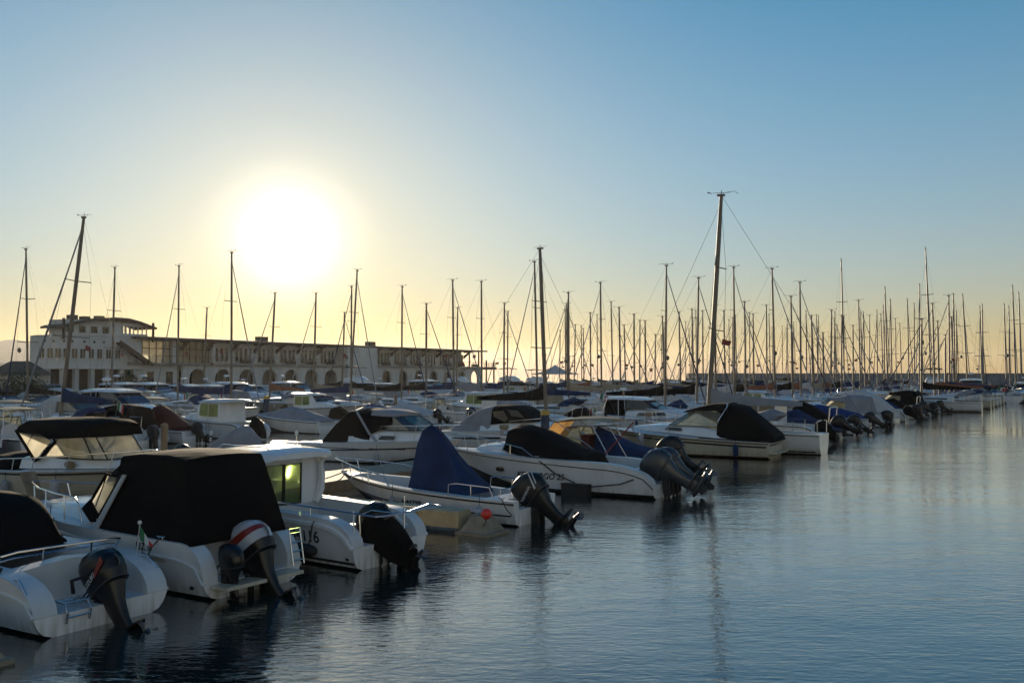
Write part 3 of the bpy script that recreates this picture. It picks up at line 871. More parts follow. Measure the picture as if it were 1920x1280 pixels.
# ------------------------------------------------------------------ pontoons and fingers
def pontoon(label, w, a0, a1, width=2.2):
    o = thing('pontoon', label, 'pontoon', tuple(aw(a0, w)), math.atan2(U.y, U.x), 'floating pontoons')
    L_ = a1 - a0
    q = MB(); q.box(0, L_, -width / 2, width / 2, .42, .52); q.build('planking', plankm, o, 0)
    q = MB(); q.box(0, L_, -width / 2 - .06, -width / 2 - .003, .2, .50); q.box(0, L_, width / 2 + .003, width / 2 + .06, .2, .50); q.build('side_beam', woodm, o, 0)
    q = MB(); x = 1.0
    while x < L_ - 3: q.box(x, x + 2.4, -width / 2 + .1, width / 2 - .1, -.3, .415); x += 4.5
    q.build('float', concr, o, 0)


pontoon('nearest long plank pontoon between the first and second rows of boats', 20.5, 2, 150)
pontoon('plank pontoon behind the second channel', 49.5, 12, 165)
pontoon('farthest plank pontoon before the quay', 75.5, 20, 175)


def finger(label, a, w0=12.9, w1=19.3, buoy=False):
    o = thing('mooring_finger', label, 'mooring finger', tuple(aw(a, w1)), HS, 'mooring fingers')
    L_ = w1 - w0
    q = MB()
    q.rings([[(x, -hw, .10), (x, -hw, .46), (x, -hw + .04, .50), (x, hw - .04, .50), (x, hw, .46), (x, hw, .10)] for x, hw in ((0, .34), (L_ - .5, .26))])
    for k in range(5): q.box(L_ * (k + .5) / 6, L_ * (k + .5) / 6 + .08, -.36, .36, .30, .44)
    q.build('beam', mat_finger, o, 20)
    q = MB(); q.rings([[(L_ + sx * lx, sy * ly, z) for sx, sy in ((-1, -1), (1, -1), (1, 1), (-1, 1))] for z, lx, ly in ((-.1, .46, .46), (.06, .46, .46), (.075, .38, .38), (.42, .18, .18))]); q.build('end_float', floatm, o, 25)
    q = MB(); q.tube([(L_ - .3, 0, .50), (L_ + .30, 0, .50)], .045, 8); q.tube([(L_ + .0, -.25, .50), (L_ + .0, .25, .50)], .03, 6); q.build('mooring_bar', fendw, o)
    return o


floatm = mat('weathered_float', (0.24, 0.20, 0.14), 0.85, var=0.3, vs=4, bump=.3)
mat_finger = mat('galvanised_beam', (0.42, 0.33, 0.19), 0.6, 0.1, var=0.25, vs=3)
fA = finger('pale mooring finger with pyramid float in the bottom left corner', 6.5, 12.3)
fB = finger('pale mooring finger whose pyramid float carries a red ball', 18.35, 12.2)
by = thing('buoy', 'small bright red ball buoy on the pyramid float', 'buoy', tuple(ray(912, 963) * (20.9 / ray(912, 963).y) + Vector((0, 0, CAMZ))))
q = MB(); q.ball((0, 0, 0), .125, 16, 10); q.build('ball', redb, by, 60)
q = MB(); q.tube([(0, 0, -.10), (-.02, 0.05, -.2), (-.08, .12, -.3)], .012, 5); q.build('rope', ropem, by)


def pile(label, loc, top, m, cap, r=.17):
    o = thing('mooring_pile', label, 'mooring pile', (loc.x, loc.y, 0), 0, 'mooring piles on the pontoons')
    q = MB(); q.lathe([(r, -2), (r, top - .22)], n=14, caps=(True, True)); q.build('post', m, o, 40)
    q = MB(); q.lathe([(r + .012, top - .219), (r + .012, top - .03), (r * .8, top), (.02, top + .02)], n=14); q.build('cap', cap, o, 40)


pile('dark blue pile with yellow cap between black cover and beige canopy', at(1022, 21.9), 2.05, bluep, yelp, .2)
pile('slim timber pile behind the large black canopy boat', at(310, 21.9), 2.35, woodm, woodm, .09)
pile('dark blue pile beside the far grey covered boat', at(500, 50.9), 2.2, bluep, yelp, .2)
pile('thin timber pile farther along the second pontoon', at(742, 50.9), 2.0, woodm, woodm, .12)


def pedestal(label, p):
    o = thing('service_pedestal', label, 'pedestal', tuple(p), HN, 'service pedestals on the pontoons')
    q = MB(); q.rings([[(x * s_, y * s_, z) for x, y in ((-.12, -.12), (.12, -.12), (.12, .12), (-.12, .12))] for z, s_ in ((0, 1.2), (.05, 1.2), (.06, 1), (.95, 1))]); q.build('post', fendw, o, 20)
    q = MB(); q.lathe([(.13, .95), (.2, 1.02), (.22, 1.08), (.15, 1.16), (.03, 1.18)], n=12); q.build('lamp_hood', beigec, o, 40)


pedestal('pale mushroom lamp pedestal before the beige canopy cruiser', at(945, 20.6, .52))
pedestal('lamp pedestal standing beside the timber pile', at(330, 20.6, .52))
pedestal('lamp pedestal far along near the big white cruiser', at(1215, 20.6, .52))


# ------------------------------------------------------------------ first row, boat by boat
def bf(px, py, ang, B):                        # a boat frame from its near stern corner on the water
    r_ = ray(px, py); t_ = -CAMZ / r_.z; near = Vector((r_.x * t_, r_.y * t_, 0))
    a = R(ang); l = Vector((-math.sin(a), math.cos(a), 0)); sg = 1 if l.dot(near) < 0 else -1
    return near - l * sg * B / 2


def boat(label, o, ang, cat='motorboat', name='motorboat', group=None):
    return thing(name, label, cat, (o.x, o.y, 0), R(ang), group)


# --- open boat in the corner: black cover forward, wide moulded stern, black outboard
b1 = boat('small white open boat nearest the camera, black cover forward, black outboard at the stern', bf(52, 1206, 148, 2.35), 148)
def rub1(x): return .30 + .28 * math.sqrt(max(0, 1 - (1 - min(1, x / 1.2)) ** 2)) if x < 1.2 else .58 + .04 * (x - 1.2)
s1 = Shell(b1, 6.0, 2.35, .82, 1.0, hip=1.05, plat=.30, wall=.36, inner=((0, .85, .30), (.85, 1.12, .90), (1.12, 3.9, .28)), rubz=rub1, rub=deckm, rubr=.03)
canopy(b1, 'boat_cover', blackc, [(2.28, .80, .86, 1.0, .5), (2.36, .80, 1.02, 1.05, .62), (2.7, .82, 1.42, 1.1, .72), (3.05, .84, 1.66, 1.1, .78), (3.5, .85, 1.70, 1.06, .78), (4.1, .88, 1.60, .95, .7), (4.9, .95, 1.27, .70, .45), (5.5, 1.0, 1.05, .4, .2)], sag=.06)
railing(b1, [(1.25, 1.02, .86), (1.0, 1.0, 1.06), (.93, .8, 1.10), (.93, .2, 1.09), (.93, -.75, 1.07), (1.0, -.95, 1.04), (1.2, -1.0, .86)], [((.95, .4, .9), (.93, .4, 1.09)), ((.95, -.4, .9), (.93, -.4, 1.08))], .018)
railing(b1, [(1.3, 1.0, .86), (1.05, .96, .98), (1.03, .8, 1.0), (1.03, -.7, .98), (1.1, -.92, .95)], (), .014)
railing(b1, [(.62, 1.02, .78), (.45, 1.06, .80), (.22, 1.08, .62), (.13, 1.08, .46)], (), .014)
railing(b1, [(.62, -1.02, .78), (.45, -1.06, .80), (.22, -1.08, .62), (.13, -1.08, .46)], (), .014)
ladder(b1, (.02, .45, .28), .02, .32, .0)
q = MB()
for y in (.26, .62): q.tube([(.36, y, .33), (.30, y, .44), (.02, y, .42), (-.05, y, .30), (-.02, y, .16), (.10, y, .13)], .017, 7)
for x, z in ((.04, .425), (-.04, .24), (.2, .43)): q.tube([(x, .26, z), (x, .62, z)], .014, 6)
q.build('folded_ladder', steel, b1)
q = MB(); q.tube([(.55, .15, .42), (.52, .2, .62), (.42, .1, .66), (.32, -.05, .50), (.15, -.15, .42)], .03, 7); q.build('control_cable', rubm, b1)
e1, X1 = outboard(b1, (.16, -.10, .25), 36, engb, 1.0)
lettering(e1, 'SUZUKI', .105, X1 @ frame((-1, 0, .25), (.25, 0, 1), (-.03, .240, .24)), lettw, 'cowl_lettering')
q = MB(X1)
q.plate([(-.36, .236, .30), (-.62, .205, .42), (-.60, .205, .52), (-.34, .236, .36)], .012); q.build('cowl_stripe', engr, e1, 0)
q = MB(); q.tube([(.75, -1.08, .80), (.70, -1.10, 1.28)], .012, 6); fs = q.build('flagstaff', steel, b1)
q = MB(); q.ball((.70, -1.10, 1.30), .035, 8, 6); q.build('anchor_light', lampm, fs, 60)
q = MB()
for i, (zt, zb) in enumerate(((1.26, 1.02), (1.14, .97), (1.03, .93))):
    q.cur = i
    zn = (1.14, 1.03, .94)[i]; zl = (.97, .93, .91)[i]; x0, x1 = .69 - .085 * i, .69 - .085 * (i + 1)
    q.add([(x0, -1.10 - .02 * i, zt), (x1, -1.12 - .02 * i, zn), (x1, -1.12 - .02 * i, zl), (x0, -1.10 - .02 * i, zb)], [(0, 1, 2, 3)])
q.build('flag', [flagg, flagw, flagr], fs, 0)
q = MB(); q.tube([(1.05, 1.1, .80), (1.0, 1.19, .72), (.95, 1.20, .5), (.85, 1.20, .30)], .018, 6); q.tube([(1.1, 1.08, .84), (1.0, 1.0, .88), (.92, 1.1, .82), (1.04, 1.14, .76)], .025, 6); q.build('mooring_line', ropem, b1)

seamm = mat('seam_tape', (0.035, 0.034, 0.036), 0.7, var=.2)


def seam(cover, pts, r=.012, m=None):
    q = MB(); q.tube(pts, r, 5); return q.build('seam', m or seamm, cover)


def line(root, pts, r=.014, m=None, sagz=.0):
    P_ = [Vector(p_) for p_ in pts]
    if len(P_) == 2:
        a, b = P_; P_ = [a.lerp(b, t_ / 8) - Vector((0, 0, sagz * 4 * (t_ / 8) * (1 - t_ / 8))) for t_ in range(9)]
    q = MB(); q.tube(P_, r, 5); return q.build('mooring_line', m or ropem, root)


def cleat(root, x, y, z):
    q = MB(); q.tube([(x - .11, y, z + .05), (x - .05, y, z + .04), (x + .05, y, z + .04), (x + .11, y, z + .05)], [.008, .014, .014, .008], 6)
    for d in (-.04, .04): q.tube([(x + d, y, z), (x + d, y, z + .04)], .012, 6)
    return q.build('cleat', steel, root)


for y in (1.06, -1.06): cleat(b1, 1.35, y, .84); cleat(b1, 5.2, y * .45, 1.0)
line(b1, [(1.35, 1.08, .88), (.2, 1.9, .45)], .016, None, .1); line(b1, [(5.6, .2, 1.0), (7.0, .8, .6)], .014, None, .1)

# --- cuddy boat under the large black canopy
b2 = boat('white cuddy boat almost hidden under a tall black camper canopy', bf(374, 1131, 147, 2.3), 147)
def rub2(x): return .26 + .36 * math.sqrt(max(0, 1 - (1 - min(1, x / .95)) ** 2)) if x < .95 else .62 + .035 * (x - .95)
s2 = Shell(b2, 6.9, 2.3, .90, 1.04, hip=.62, plat=.27, wall=.30, inner=((0, .62, .27), (.62, .85, .82), (.85, 3.4, .28)), rubz=rub2, rub=deckm, rubr=.03,
           stripes=((1.0, 6.3, lambda x: rub2(x) - .09, lambda x: rub2(x) - .03, gelc, 'hull_stripe'),))
n0 = set(C.objects)
canopy(b2, 'cuddy', gel, [(3.3, .92, 1.20, .92, .72), (4.2, .95, 1.27, .85, .66), (5.2, 1.0, 1.22, .66, .46), (6.0, 1.02, 1.12, .40, .24), (6.4, 1.03, 1.06, .2, .1)], r=.4)
canopy(b2, 'camper_canopy', blackc, [(.62, .86, .95, 1.06, 1.0), (.80, .86, 1.50, 1.06, .96), (1.00, .86, 2.13, 1.07, .87), (1.06, .86, 2.26, 1.07, .85), (1.6, .86, 2.31, 1.08, .86), (2.3, .87, 2.30, 1.08, .86), (2.86, .87, 2.24, 1.09, .83)], r=.10, sag=.012, crown=.04)
canopy(b2, 'canopy_skirt', blackc, [(2.865, .87, 2.21, 1.085, .82), (3.02, .88, 1.60, 1.08, .95), (3.22, .89, .98, 1.06, 1.0)], r=.3, sag=.0)
canopy(b2, 'canopy_hood', blackc, [(2.52, 1.92, 2.25, .90, .82), (2.9, 1.86, 2.15, .90, .80), (3.25, 1.75, 1.92, .88, .75)], r=.4, crown=.04)
both(b2, 'side_window', vinyl, [(3.58, .93, 1.40), (3.12, .93, 1.88), (2.66, .93, 1.88), (3.36, .93, 1.16)], .012)
q = MB()
for sg in (1, -1):
    q.tube([(3.62, .94 * sg, 1.36), (3.14, .94 * sg, 1.90), (2.64, .94 * sg, 1.90)], .03, 6); q.tube([(3.62, .94 * sg, 1.36), (3.36, .94 * sg, 1.10), (2.66, .94 * sg, 1.90)], .045, 6)
    q.tube([(3.12, .945 * sg, 1.88), (3.45, .945 * sg, 1.30)], .012, 5)
    q.plate([(3.95, .9 * sg, 1.22), (3.62, .94 * sg, 1.42), (3.40, .95 * sg, 1.02), (3.62, .93 * sg, 1.0)], .02)
q.build('window_binding', blackc, b2)
q = MB()
for sg in (1, -1):
    q = MB(); q.plate([(2.62, .96 * sg, 1.93), (2.50, .98 * sg, 1.93), (3.20, 1.10 * sg, .86), (3.34, 1.06 * sg, .92)], .03); q.build('canopy_pillar', whitec, b2, 0)
pane(b2, 'front_window', vinyl, [(3.3, .8, 1.78), (3.3, -.8, 1.78), (3.9, -.7, 1.25), (3.9, .7, 1.25)], .012)
for o in set(C.objects) - n0: o.location.x -= .27
q = MB()
for sg in (1, -1):
    p_ = s2.side(4.92, .72, .0)
    qq = MB(Matrix.Translation((4.92, p_.y * sg, .74)) @ Matrix.Rotation(R(-90 * sg), 4, 'X') @ Matrix.Rotation(0, 4, 'Z')); qq.lathe([(.13, -.05), (.13, .03), (.10, .035), (.09, .02)], n=20); o = qq.build('porthole', steel, s2.hull, 40)
    qq = MB(Matrix.Translation((4.92, p_.y * sg, .74)) @ Matrix.Rotation(R(-90 * sg), 4, 'X')); qq.lathe([(.088, .0), (.088, .022)], n=20); qq.build('glass', tint, o, 40)
railing(b2, [(3.55, .98, 1.0), (3.62, .98, 1.28), (3.8, .96, 1.42), (4.6, .84, 1.42), (5.8, .50, 1.42), (6.75, .12, 1.44), (6.85, 0, 1.44)], [((4.2, .92, .98), (4.25, .9, 1.42)), ((5.1, .76, 1.0), (5.2, .7, 1.42)), ((6.1, .4, 1.03), (6.2, .36, 1.43))], .017, mirror=True)
q = MB(); q.plate([(6.65, -.16, 1.02), (6.65, .16, 1.02), (7.1, .16, 1.62), (7.1, -.16, 1.62)], .05); q.build('bow_board', woodm, b2, 0)
pane(b2, 'transom_locker', deckm, [(.66, -.3, .3), (.66, .8, .3), (.66, .8, .78), (.66, -.3, .78)], .05)
e2, X2 = outboard(b2, (.05, .0, .24), 38, engb, 1.12, bands=(0, 0, 2, 1, 2, 2, 2))
lettering(e2, '150', .11, X2 @ frame((0, -1, 0), (1, 0, .2), (-.30, .10, .782)), lettm, 'cowl_lettering')
aux = outboard(b2, (-.05, .66, .40), 8, engb, .62, name='auxiliary_motor')
q = MB(); q.box(-.42, -.02, -.75, .95, .20, .26); q.build('swim_platform', gelc, b2, 0)
ladder(b2, (-.12, -.92, .30), .62, .26, -.12, rungs=4)
railing(b2, [(.55, 1.02, .84), (.38, 1.05, .80), (.2, 1.06, .62)], (), .014); railing(b2, [(.55, -1.02, .84), (.38, -1.05, .80), (.2, -1.06, .62)], (), .014)
hull_text(s2, 'LIZ II', .19, 1.75, .70, 1, shear=.2)
hull_text(s2, 'Ned n', .12, 2.4, .42, 1, shear=.2)
fender(wpos(b2, (4.3, 1.16, .70)), 'black fender on the canopy boat below its round porthole', rubm, .5, .13, .55)
fender(wpos(b2, (1.35, 1.27, .68)), 'long black fender near the stern of the canopy boat', rubm, .62, .12, .22)

for y in (1.08, -1.08): cleat(b2, 1.1, y, .92)
line(b2, [(1.1, 1.1, .95), (1.2, 1.18, .8), (1.3, 1.2, .62)], .012); line(b2, [(4.4, 1.0, 1.0), (4.35, 1.12, .9), (4.3, 1.16, .74)], .012)
for y in (.62, -.62): line(b2, [(6.6, y * .3, 1.05), (7.7, y * 1.6, .55)], .014, None, .12)
pane(b2, 'drain_fitting', rubm, [(.30, 1.10, .18), (.22, 1.10, .18), (.22, 1.10, .23), (.30, 1.10, .23)], .02)

# --- pilothouse boat with the number on its quarter
b3 = boat('white pilothouse boat with green tinted windows and number 116 on its quarter', bf(655, 1074, 144, 2.25), 144); b3.scale.y = .9
def rub3(x): return .40 + .40 * math.sqrt(max(0, 1 - (1 - min(1, max(0, x - .1) / .95)) ** 2.2)) if x < 1.05 else .80 + .03 * (x - 1.05)
s3 = Shell(b3, 6.6, 2.5, .93, 1.12, hip=.95, plat=.44, wall=.34, inner=((0, .62, .44), (.62, .85, .74), (.85, 3.0, .3)), rubz=rub3, rub=gel, rubr=.055,
           stripes=((.05, 5.6, .10, .15, darkst, 'boot_stripe'),))
canopy(b3, 'foredeck_cabin', gel, [(4.7, 1.0, 1.30, .84, .7), (5.3, 1.05, 1.26, .55, .4), (6.0, 1.08, 1.16, .28, .15)], r=.3)
# pilothouse well forward: glazed sliding doors in its after bulkhead, white side columns, thick roof brow
q = MB()
q.plate([(3.0, .97, .90), (3.0, .76, .90), (2.98, .76, 1.86), (2.96, .92, 1.86)], .06)
q.plate([(3.0, -.33, .90), (3.0, -.97, .90), (2.96, -.92, 1.90), (2.98, -.33, 1.90)], .06)
q.plate([(2.99, .759, 1.78), (2.99, -.329, 1.78), (2.98, -.329, 1.90), (2.98, .759, 1.90)], .05)
for sg in (1, -1):
    q.plate([(3.03, .97 * sg, .93), (5.0, .86 * sg, 1.0), (4.85, .84 * sg, 1.28), (3.03, .95 * sg, 1.28)], .05)
    q.plate([(3.03, .95 * sg, 1.281), (3.30, .94 * sg, 1.281), (3.30, .92 * sg, 1.88), (3.0, .92 * sg, 1.88)], .05)
    q.plate([(4.55, .87 * sg, 1.281), (4.80, .85 * sg, 1.281), (4.45, .84 * sg, 1.88), (4.25, .86 * sg, 1.88)], .05)
q.build('pilothouse', gel, b3, 0)
q = MB(); q.tube([(2.96, -.78, .92), (2.88, -.86, 1.2), (2.84, -.86, 1.5), (2.86, -.84, 1.75), (2.78, -.84, 1.86)], [.10, .10, .08, .07, .06], 8); q.build('pilothouse_column', gel, b3, 40)
for ya, yb in ((.75, .24), (.19, -.32)):
    o = pane(b3, 'sliding_door', greeng, [(2.985, ya, .93), (2.985, yb, .93), (2.975, yb, 1.78), (2.975, ya, 1.78)], .01)
    q = MB(); q.tube([(2.97, ya, .93), (2.97, yb, .93), (2.96, yb, 1.78), (2.96, ya, 1.78), (2.97, ya, .93)], .022, 5); q.build('frame', rubm, o, 0)
for sg in (1, -1):
    pane(b3, 'side_window', greeng, [(3.31, .94 * sg, 1.29), (4.54, .875 * sg, 1.29), (4.26, .865 * sg, 1.87), (3.31, .92 * sg, 1.87)], .01)
pane(b3, 'windscreen', greeng, [(4.95, .80, 1.28), (4.95, -.80, 1.28), (4.40, -.80, 1.88), (4.40, .80, 1.88)], .012)
q = MB(); q.box(4.2, 4.75, -.6, .6, .6, 1.25); q.box(3.5, 3.85, -.75, -.35, .4, 1.35); q.box(3.5, 3.85, .25, .65, .4, 1.35); q.build('helm_seat', rubm, b3, 0)
canopy(b3, 'pilothouse_roof', gel, [(2.55, 1.93, 2.00, .90, .84), (2.62, 1.89, 2.06, .99, .91), (3.2, 1.84, 2.10, 1.03, .94), (4.2, 1.82, 2.08, 1.0, .90), (4.8, 1.83, 2.02, .93, .80), (5.1, 1.86, 1.95, .85, .7)], r=.12, crown=.05, smooth=40)
railing(b3, [(2.8, .80, 2.12), (2.9, .80, 2.18), (4.4, .78, 2.18), (4.6, .78, 2.08)], (), .014, 'roof_rail', True)
q = MB(); q.tube([(3.1, -.3, 2.12), (3.1, -.3, 2.40)], .014, 6); o = q.build('light_mast', steel, b3); q = MB(); q.ball((3.1, -.3, 2.43), (.045, .045, .06), 10, 7); q.build('anchor_light', lampm, o, 60)
lettering(b3, 'CO', .13, frame((-1, -.02, 0), (0, 0, 1), (3.42, 1.036, 1.90)), lettm, 'roof_lettering', .25)
railing(b3, [(3.6, 1.10, .98), (3.58, 1.1, 1.15), (2.2, 1.14, 1.14), (1.2, 1.14, 1.12), (-.55, 1.10, 1.08), (-.62, .95, 1.08), (-.60, -.9, 1.08), (-.2, -1.0, 1.08)], [((2.9, 1.12, .95), (2.9, 1.12, 1.15)), ((2.2, 1.14, .95), (2.2, 1.14, 1.14)), ((1.2, 1.13, .93), (1.2, 1.14, 1.12)), ((.15, .95, .45), (.15, .98, 1.1)), ((-.1, -.3, .5), (-.1, -.3, 1.30)), ((-.2, -1.0, 1.08), (.6, -1.0, .8))], .018)
railing(b3, [(.4, .5, .5), (.42, .5, .95), (.1, .5, 1.08), (-.6, .5, 1.08)], (), .014)
q = canopy(b3, 'outboard_cover', blackc, [(.40, .55, .90, .28, .2), (.30, .46, 1.02, .32, .26), (-.05, .32, .98, .32, .26), (-.4, .14, .74, .28, .22), (-.75, .04, .40, .2, .14)], sag=.05); q.location.y = .22
e3, X3 = outboard(b3, (.10, .22, .36), 50, engb, 1.02)
q = MB()
for sg in (1, -1): q.rings([[(.55, 1.1 * sg, .44), (.55, .78 * sg, .44), (.55, .78 * sg, .80), (.55, 1.1 * sg, .86)], [(.2, 1.1 * sg, .44), (.2, .8 * sg, .44), (.2, .8 * sg, .60), (.2, 1.1 * sg, .60)]])
q.build('stern_step', gel, b3, 25)
q = MB(); q.box(-.06, .25, -.62, -.4, .46, .66); q.build('stern_box', fendw, b3, 0)
hull_text(s3, '2RN4116', .33, 2.20, .45, 1, name='registration_number', bold=.004)
q = MB(); q.tube([(1.0, 1.14, .93), (1.02, 1.26, .80), (1.06, 1.26, .55), (1.12, 1.25, .42)], .014, 6); q.build('lanyard', ropem, b3)
q = MB(Matrix.Translation((1.35, 1.13, .30)) @ Matrix.Rotation(R(90), 4, 'Y')); q.lathe([(.02, -.42), (.09, -.38), (.13, -.2), (.13, .2), (.09, .38), (.02, .42)], n=12); o = tag(q.build('fender', rubm, None, 50), 'dark fender lying along the side below the number 116', 'fender'); o.location = b3.location; o.rotation_euler = b3.rotation_euler

for y in (1.12, -1.12): cleat(b3, 1.4, y, .96); cleat(b3, .25, y, .62)
line(b3, [(5.6, .45, 1.12), (7.4, 1.3, .55)], .014, None, .15); line(b3, [(5.6, -.45, 1.12), (7.4, -1.3, .55)], .014, None, .15)
q = MB(Matrix.Translation((.22, 1.07, .22)) @ Matrix.Rotation(R(-90), 4, 'X')); q.lathe([(.05, -.03), (.05, .012), (.03, .014)], n=14); q.build('drain_fitting', rubm, b3, 40)

# --- open boat with navy console cover
b4 = boat('white open boat with red side stripe, tall navy console cover and black outboard', bf(960, 990, 148, 2.2), 148)
s4 = Shell(b4, 6.5, 2.2, .62, .93, wall=.24, inner=((0, .40, .40), (.40, .55, .62), (.55, 4.4, .22), (4.4, 5.7, .55)), rub=rubm, rubr=.024,
           stripes=((2.6, 6.4, lambda x: .30 + .10 * (x / 6.5) ** 2 - .08, lambda x: .30 + .16 * (x / 6.5) ** 2 + .0, redst, 'hull_stripe'), (.1, 2.0, .24, .28, darkst, 'hull_line')))
cv4 = canopy(b4, 'console_cover', bluec, [(3.62, .64, .78, .60, .5), (3.56, .64, 1.30, .60, .42), (3.50, .64, 1.9, .58, .32), (3.42, .64, 2.24, .56, .2), (3.28, .63, 2.34, .55, .17), (3.08, .62, 2.27, .56, .17), (2.85, .62, 2.04, .58, .20), (2.5, .62, 1.58, .62, .26), (2.2, .62, 1.28, .66, .32), (1.95, .62, 1.05, .68, .40), (1.75, .62, .85, .68, .5), (1.68, .62, .70, .66, .5)], r=.5, sag=.07, crown=.02)
seam(cv4, [(3.28, .0, 2.375), (2.85, .0, 2.075), (2.5, 0, 1.615), (2.2, 0, 1.315), (1.95, 0, 1.085)], .012)
railing(b4, [(3.9, 1.02, .74), (4.1, 1.0, 1.02), (5.2, .80, 1.16), (6.2, .32, 1.26), (6.7, .05, 1.30), (6.72, 0, 1.30)], [((4.7, .9, .78), (4.75, .9, 1.1)), ((5.5, .68, .84), (5.6, .65, 1.2)), ((6.1, .35, .9), (6.2, .32, 1.26))], .017, mirror=True)
railing(b4, [(2.0, .98, .66), (1.98, .98, .92), (1.75, .98, .96), (.75, .97, .92), (.62, .97, .66)], [((1.3, .98, .64), (1.3, .98, .94))], .016, mirror=True)
railing(b4, [(.5, .9, .65), (.45, .9, .88), (.3, .4, .92), (.3, -.4, .92), (.45, -.9, .88), (.5, -.9, .65)], (), .014)
q = MB(); q.box(.6, 1.1, -.7, .7, .23, .60); q.build('stern_seat', deckm, b4, 0)
e4, X4 = outboard(b4, (-.05, .05, .30), 50, engb, 1.15)
lettering(e4, 'YAMAHA', .10, X4 @ frame((-1, 0, .2), (.2, 0, 1), (-.02, .245, .26)), lettw, 'cowl_lettering')
q = MB(X4); q.plate([(-.44, .236, .24), (-.49, .236, .24), (-.60, .212, .60), (-.585, .212, .61)], .012); q.plate([(-.55, .225, .3), (-.58, .225, .3), (-.66, .19, .56), (-.655, .19, .57)], .012); q.build('cowl_stripe', lettw, e4, 0)
hull_text(s4, 'MASTER', .20, 3.55, .30, 1, shear=.2, bold=.006)
fender(wpos(b4, (3.72, 1.10, .52)), 'grey fender hanging beside the letters on the open boat', greyc, .42, .10, .3)
fender(wpos(b4, (.95, 1.12, .46)), 'pale fender near the stern of the navy covered open boat', fendw, .40, .10, .28)

line(b4, [(6.3, 0, .95), (7.6, .9, .5)], .016, None, .05); line(b4, [(6.3, 0, .95), (7.6, -.9, .5)], .016, None, .1)
line(b4, [(.35, 1.02, .66), (-.1, 1.5, .50), (-.5, 1.9, .45)], .014); cleat(b4, .35, 1.0, .64); cleat(b4, .35, -1.0, .64)

# --- white sports boat, black cover, two grey outboards
b5 = boat('long white sports boat with sagging black cover and twin slate grey outboards', bf(1222, 938, 150, 2.5), 150)
def rub5(x): return .30 + .52 * math.sqrt(max(0, 1 - (1 - min(1, x / 1.9)) ** 2.0)) if x < 1.9 else .82 + .045 * (x - 1.9)
s5 = Shell(b5, 8.0, 2.5, 1.0, 1.18, hip=1.9, plat=.42, wall=.30, inner=((0, .8, .42), (.8, 1.0, .8), (1.0, 4.4, .35)), rubz=rub5, rub=rubm, rubr=.016,
           stripes=((0, 6.9, .04, .12, darkst, 'boot_stripe'),))
canopy(b5, 'cabin_trunk', gel, [(4.3, 1.08, 1.42, .9, .7), (5.2, 1.12, 1.45, .82, .6), (6.0, 1.14, 1.38, .6, .4), (6.7, 1.16, 1.26, .35, .2)], r=.4)
cv5 = canopy(b5, 'boat_cover', blackc, [(5.42, 1.30, 1.40, .7, .5), (5.38, 1.25, 1.90, .78, .42), (5.15, 1.18, 1.98, .88, .45), (4.7, 1.12, 1.97, 1.0, .5), (4.2, 1.05, 1.86, 1.06, .55), (3.4, 1.0, 1.52, 1.08, .62), (2.7, .94, 1.26, 1.06, .7), (2.42, .86, 1.16, 1.04, .7), (2.36, .84, .95, 1.02, .7)], r=.5, sag=.05)
railing(b5, [(4.1, 1.10, 1.12), (4.5, 1.05, 1.36), (5.6, .84, 1.52), (7.0, .45, 1.62), (7.95, .05, 1.66)], [((5.0, .98, 1.12), (5.0, .96, 1.44)), ((5.9, .78, 1.14), (6.1, .74, 1.56)), ((7.0, .42, 1.16), (7.15, .4, 1.62))], .017, mirror=True)
for sg in (1, -1):
    p_ = s5.side(5.45, .62, .004)
    o = MB(Matrix.Translation((5.45, p_.y * sg, .62)) @ Matrix.Rotation(R(-90 * sg), 4, 'X') @ Matrix.Scale(1.9, 4, (1, 0, 0))); o.lathe([(.085, -.05), (.085, .02), (.06, .024)], n=18); o.build('porthole', tint, s5.hull, 40)
seam(cv5, [(5.15, .0, 2.05), (4.7, 0, 2.04), (4.2, 0, 1.93), (3.4, 0, 1.59), (2.7, 0, 1.33)], .014); seam(cv5, [(5.42, .78, 1.26), (4.7, 1.02, 1.12), (3.4, 1.10, 1.0), (2.42, 1.05, .87)], .014)
ladder(b5, (.2, -.75, .45), .5, .4, .0)
for y, k in ((.34, 0), (-.36, 1)):
    outboard(b5, (-.10, y, .50), 62, engg, 1.2)
hull_text(s5, 'KEY LARGO 25', .27, 4.75, .42, 1, shear=.3, bold=.005)
q = MB(); q.tube([(3.9, 1.2, 1.06), (3.2, 1.27, .62), (2.5, 1.3, .38)], .022, 6); q.tube([(3.0, 1.28, .34), (1.9, 1.3, .30), (1.0, 1.27, .42), (.6, 1.2, .58)], .022, 6); q.build('mooring_line', ropem, b5)
q = MB(); q.box(2.0, 2.9, 1.16, 1.45, -.3, .36); o = tag(q.build('fender_block', rubm, None, 0), 'black rubber fender block at the side of the twin outboard sports boat', 'fender'); o.location = b5.location; o.rotation_euler = b5.rotation_euler

line(b5, [(7.6, .1, 1.2), (9.2, 1.0, .55)], .016, None, .15); line(b5, [(7.6, -.1, 1.2), (9.2, -1.2, .55)], .016, None, .15)
for y in (1.12, -1.12): cleat(b5, 3.95, y, 1.08); cleat(b5, 1.2, y, .9)

